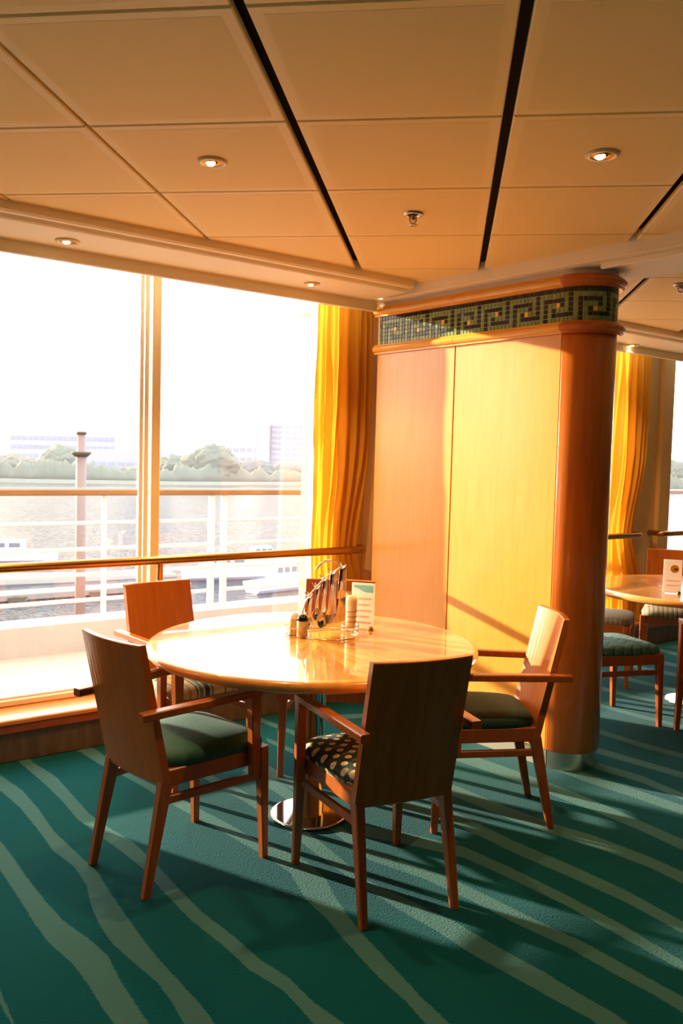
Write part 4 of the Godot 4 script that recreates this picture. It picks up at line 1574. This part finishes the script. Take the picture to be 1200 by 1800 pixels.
func menu_card(label: String, at: Transform3D, badge: bool) -> void:
	var o := thing("menu_card", label, "menu card", at)
	var w := 0.112
	var hh := 0.216
	var st := S()
	box(st, Vector3(0, hh / 2.0 + 0.004, 0), Vector3(w, hh, 0.004), 0.0008)
	var card := ob("card", st, M.paper, o)
	st = S()
	if not badge:
		# blue head with a wave under it
		var top := PackedVector2Array()
		for k in 13:
			var u := k / 12.0
			top.append(Vector2(lerpf(-w / 2.0 + 0.008, w / 2.0 - 0.008, u), hh - 0.018 - 0.022 * smoothstep(0.0, 0.7, u)))
		top.append(Vector2(w / 2.0 - 0.008, hh - 0.006))
		top.append(Vector2(-w / 2.0 + 0.008, hh - 0.006))
		flat(st, top, 0.0024)
		ob("blue_head", st, M.blue, card)
		for k in 5:
			st = S()
			span(st, Vector3(-w / 2.0 + 0.012, 0.028 + k * 0.028, 0.002), Vector3(w / 2.0 - 0.014 - 0.01 * (k % 2), 0.038 + k * 0.028, 0.0024), 0.0)
			ob("print_line", st, M.pink, card)
	else:
		var disc := PackedVector2Array()
		for k in 28: disc.append(Vector2(0.012 + 0.026 * cos(TAU * k / 28.0), hh - 0.055 + 0.026 * sin(TAU * k / 28.0)))
		flat(st, disc, 0.0024)
		ob("yellow_disc", st, M.yellow, card)
		st = S()
		var dark := PackedVector2Array()
		for k in 20: dark.append(Vector2(0.020 + 0.012 * cos(TAU * k / 20.0), hh - 0.058 + 0.008 * sin(TAU * k / 20.0)))
		flat(st, dark, 0.0027)
		ob("disc_mark", st, M.olive, card)
		for k in 2:
			st = S()
			span(st, Vector3(-w / 2.0 + 0.02, 0.05 + k * 0.03, 0.002), Vector3(w / 2.0 - 0.012, 0.056 + k * 0.03, 0.0024), 0.0)
			ob("print_line", st, M.pink, card)
	st = S(true)
	lathe(st, PackedVector2Array([Vector2(0, 0.0), Vector2(0.012, 0.0), Vector2(0.014, 0.006), Vector2(0.009, 0.018), Vector2(0, 0.02)]), 20, Vector3(w / 2.0 - 0.014, 0, 0.014))
	ob("clip", st, M.brass, o)


func flat(st: SurfaceTool, poly: PackedVector2Array, z: float) -> void:
	var ix := Geometry2D.triangulate_polygon(poly)
	for i in range(0, ix.size(), 3):
		var a := poly[ix[i]]
		var b := poly[ix[i + 1]]
		var c := poly[ix[i + 2]]
		if (b - a).cross(c - a) > 0.0:
			var t := b
			b = c
			c = t
		tri(st, Vector3(a.x, a.y, z), Vector3(b.x, b.y, z), Vector3(c.x, c.y, z))


# ------------------------------------------------------------------ the far bay
func build_far_table() -> void:
	round_table("round veneered table in the far bay beyond the column", fl(1.70, 5.93), 0.70, 0.765, Vector3(-0.02, 0, 0.06), 0.3)
	var g := "chairs round the far table"
	var a := make_chair("dining_chair", "chair with a dark wavy-patterned seat beside the column, nearest of the far chairs", M.seat_waves, false, g)
	place(a, 0.768, 5.217, 0.893, 0.449)
	var n := 0
	for s in [[1.83, 7.08, -0.20, -0.98, "seat_pin", "chair with a pale striped seat behind the far table"], [0.878, 6.477, 0.96, -0.28, "seat_pin", "chair with a grey lined seat half hidden by the column"]]:
		var c: Node3D = a.duplicate()
		c.name = numbered("dining_chair")
		add_child(c)
		c.set_meta("label", s[5])
		recolour(c, M[s[4]])
		place(c, s[0], s[1], s[2], s[3])
	var d := dup(get_node("dining_armchair"), "armchair cut off by the right edge, in front of the far table", M.seat_dots)
	d.set_meta("group", g)
	place(d, 1.69, 4.71, -0.1, 0.99)
	menu_card("upright menu card with a yellow disc on the far table", Transform3D(Basis(UP, -0.25), fl(1.46, 5.62, 0.765)), true)
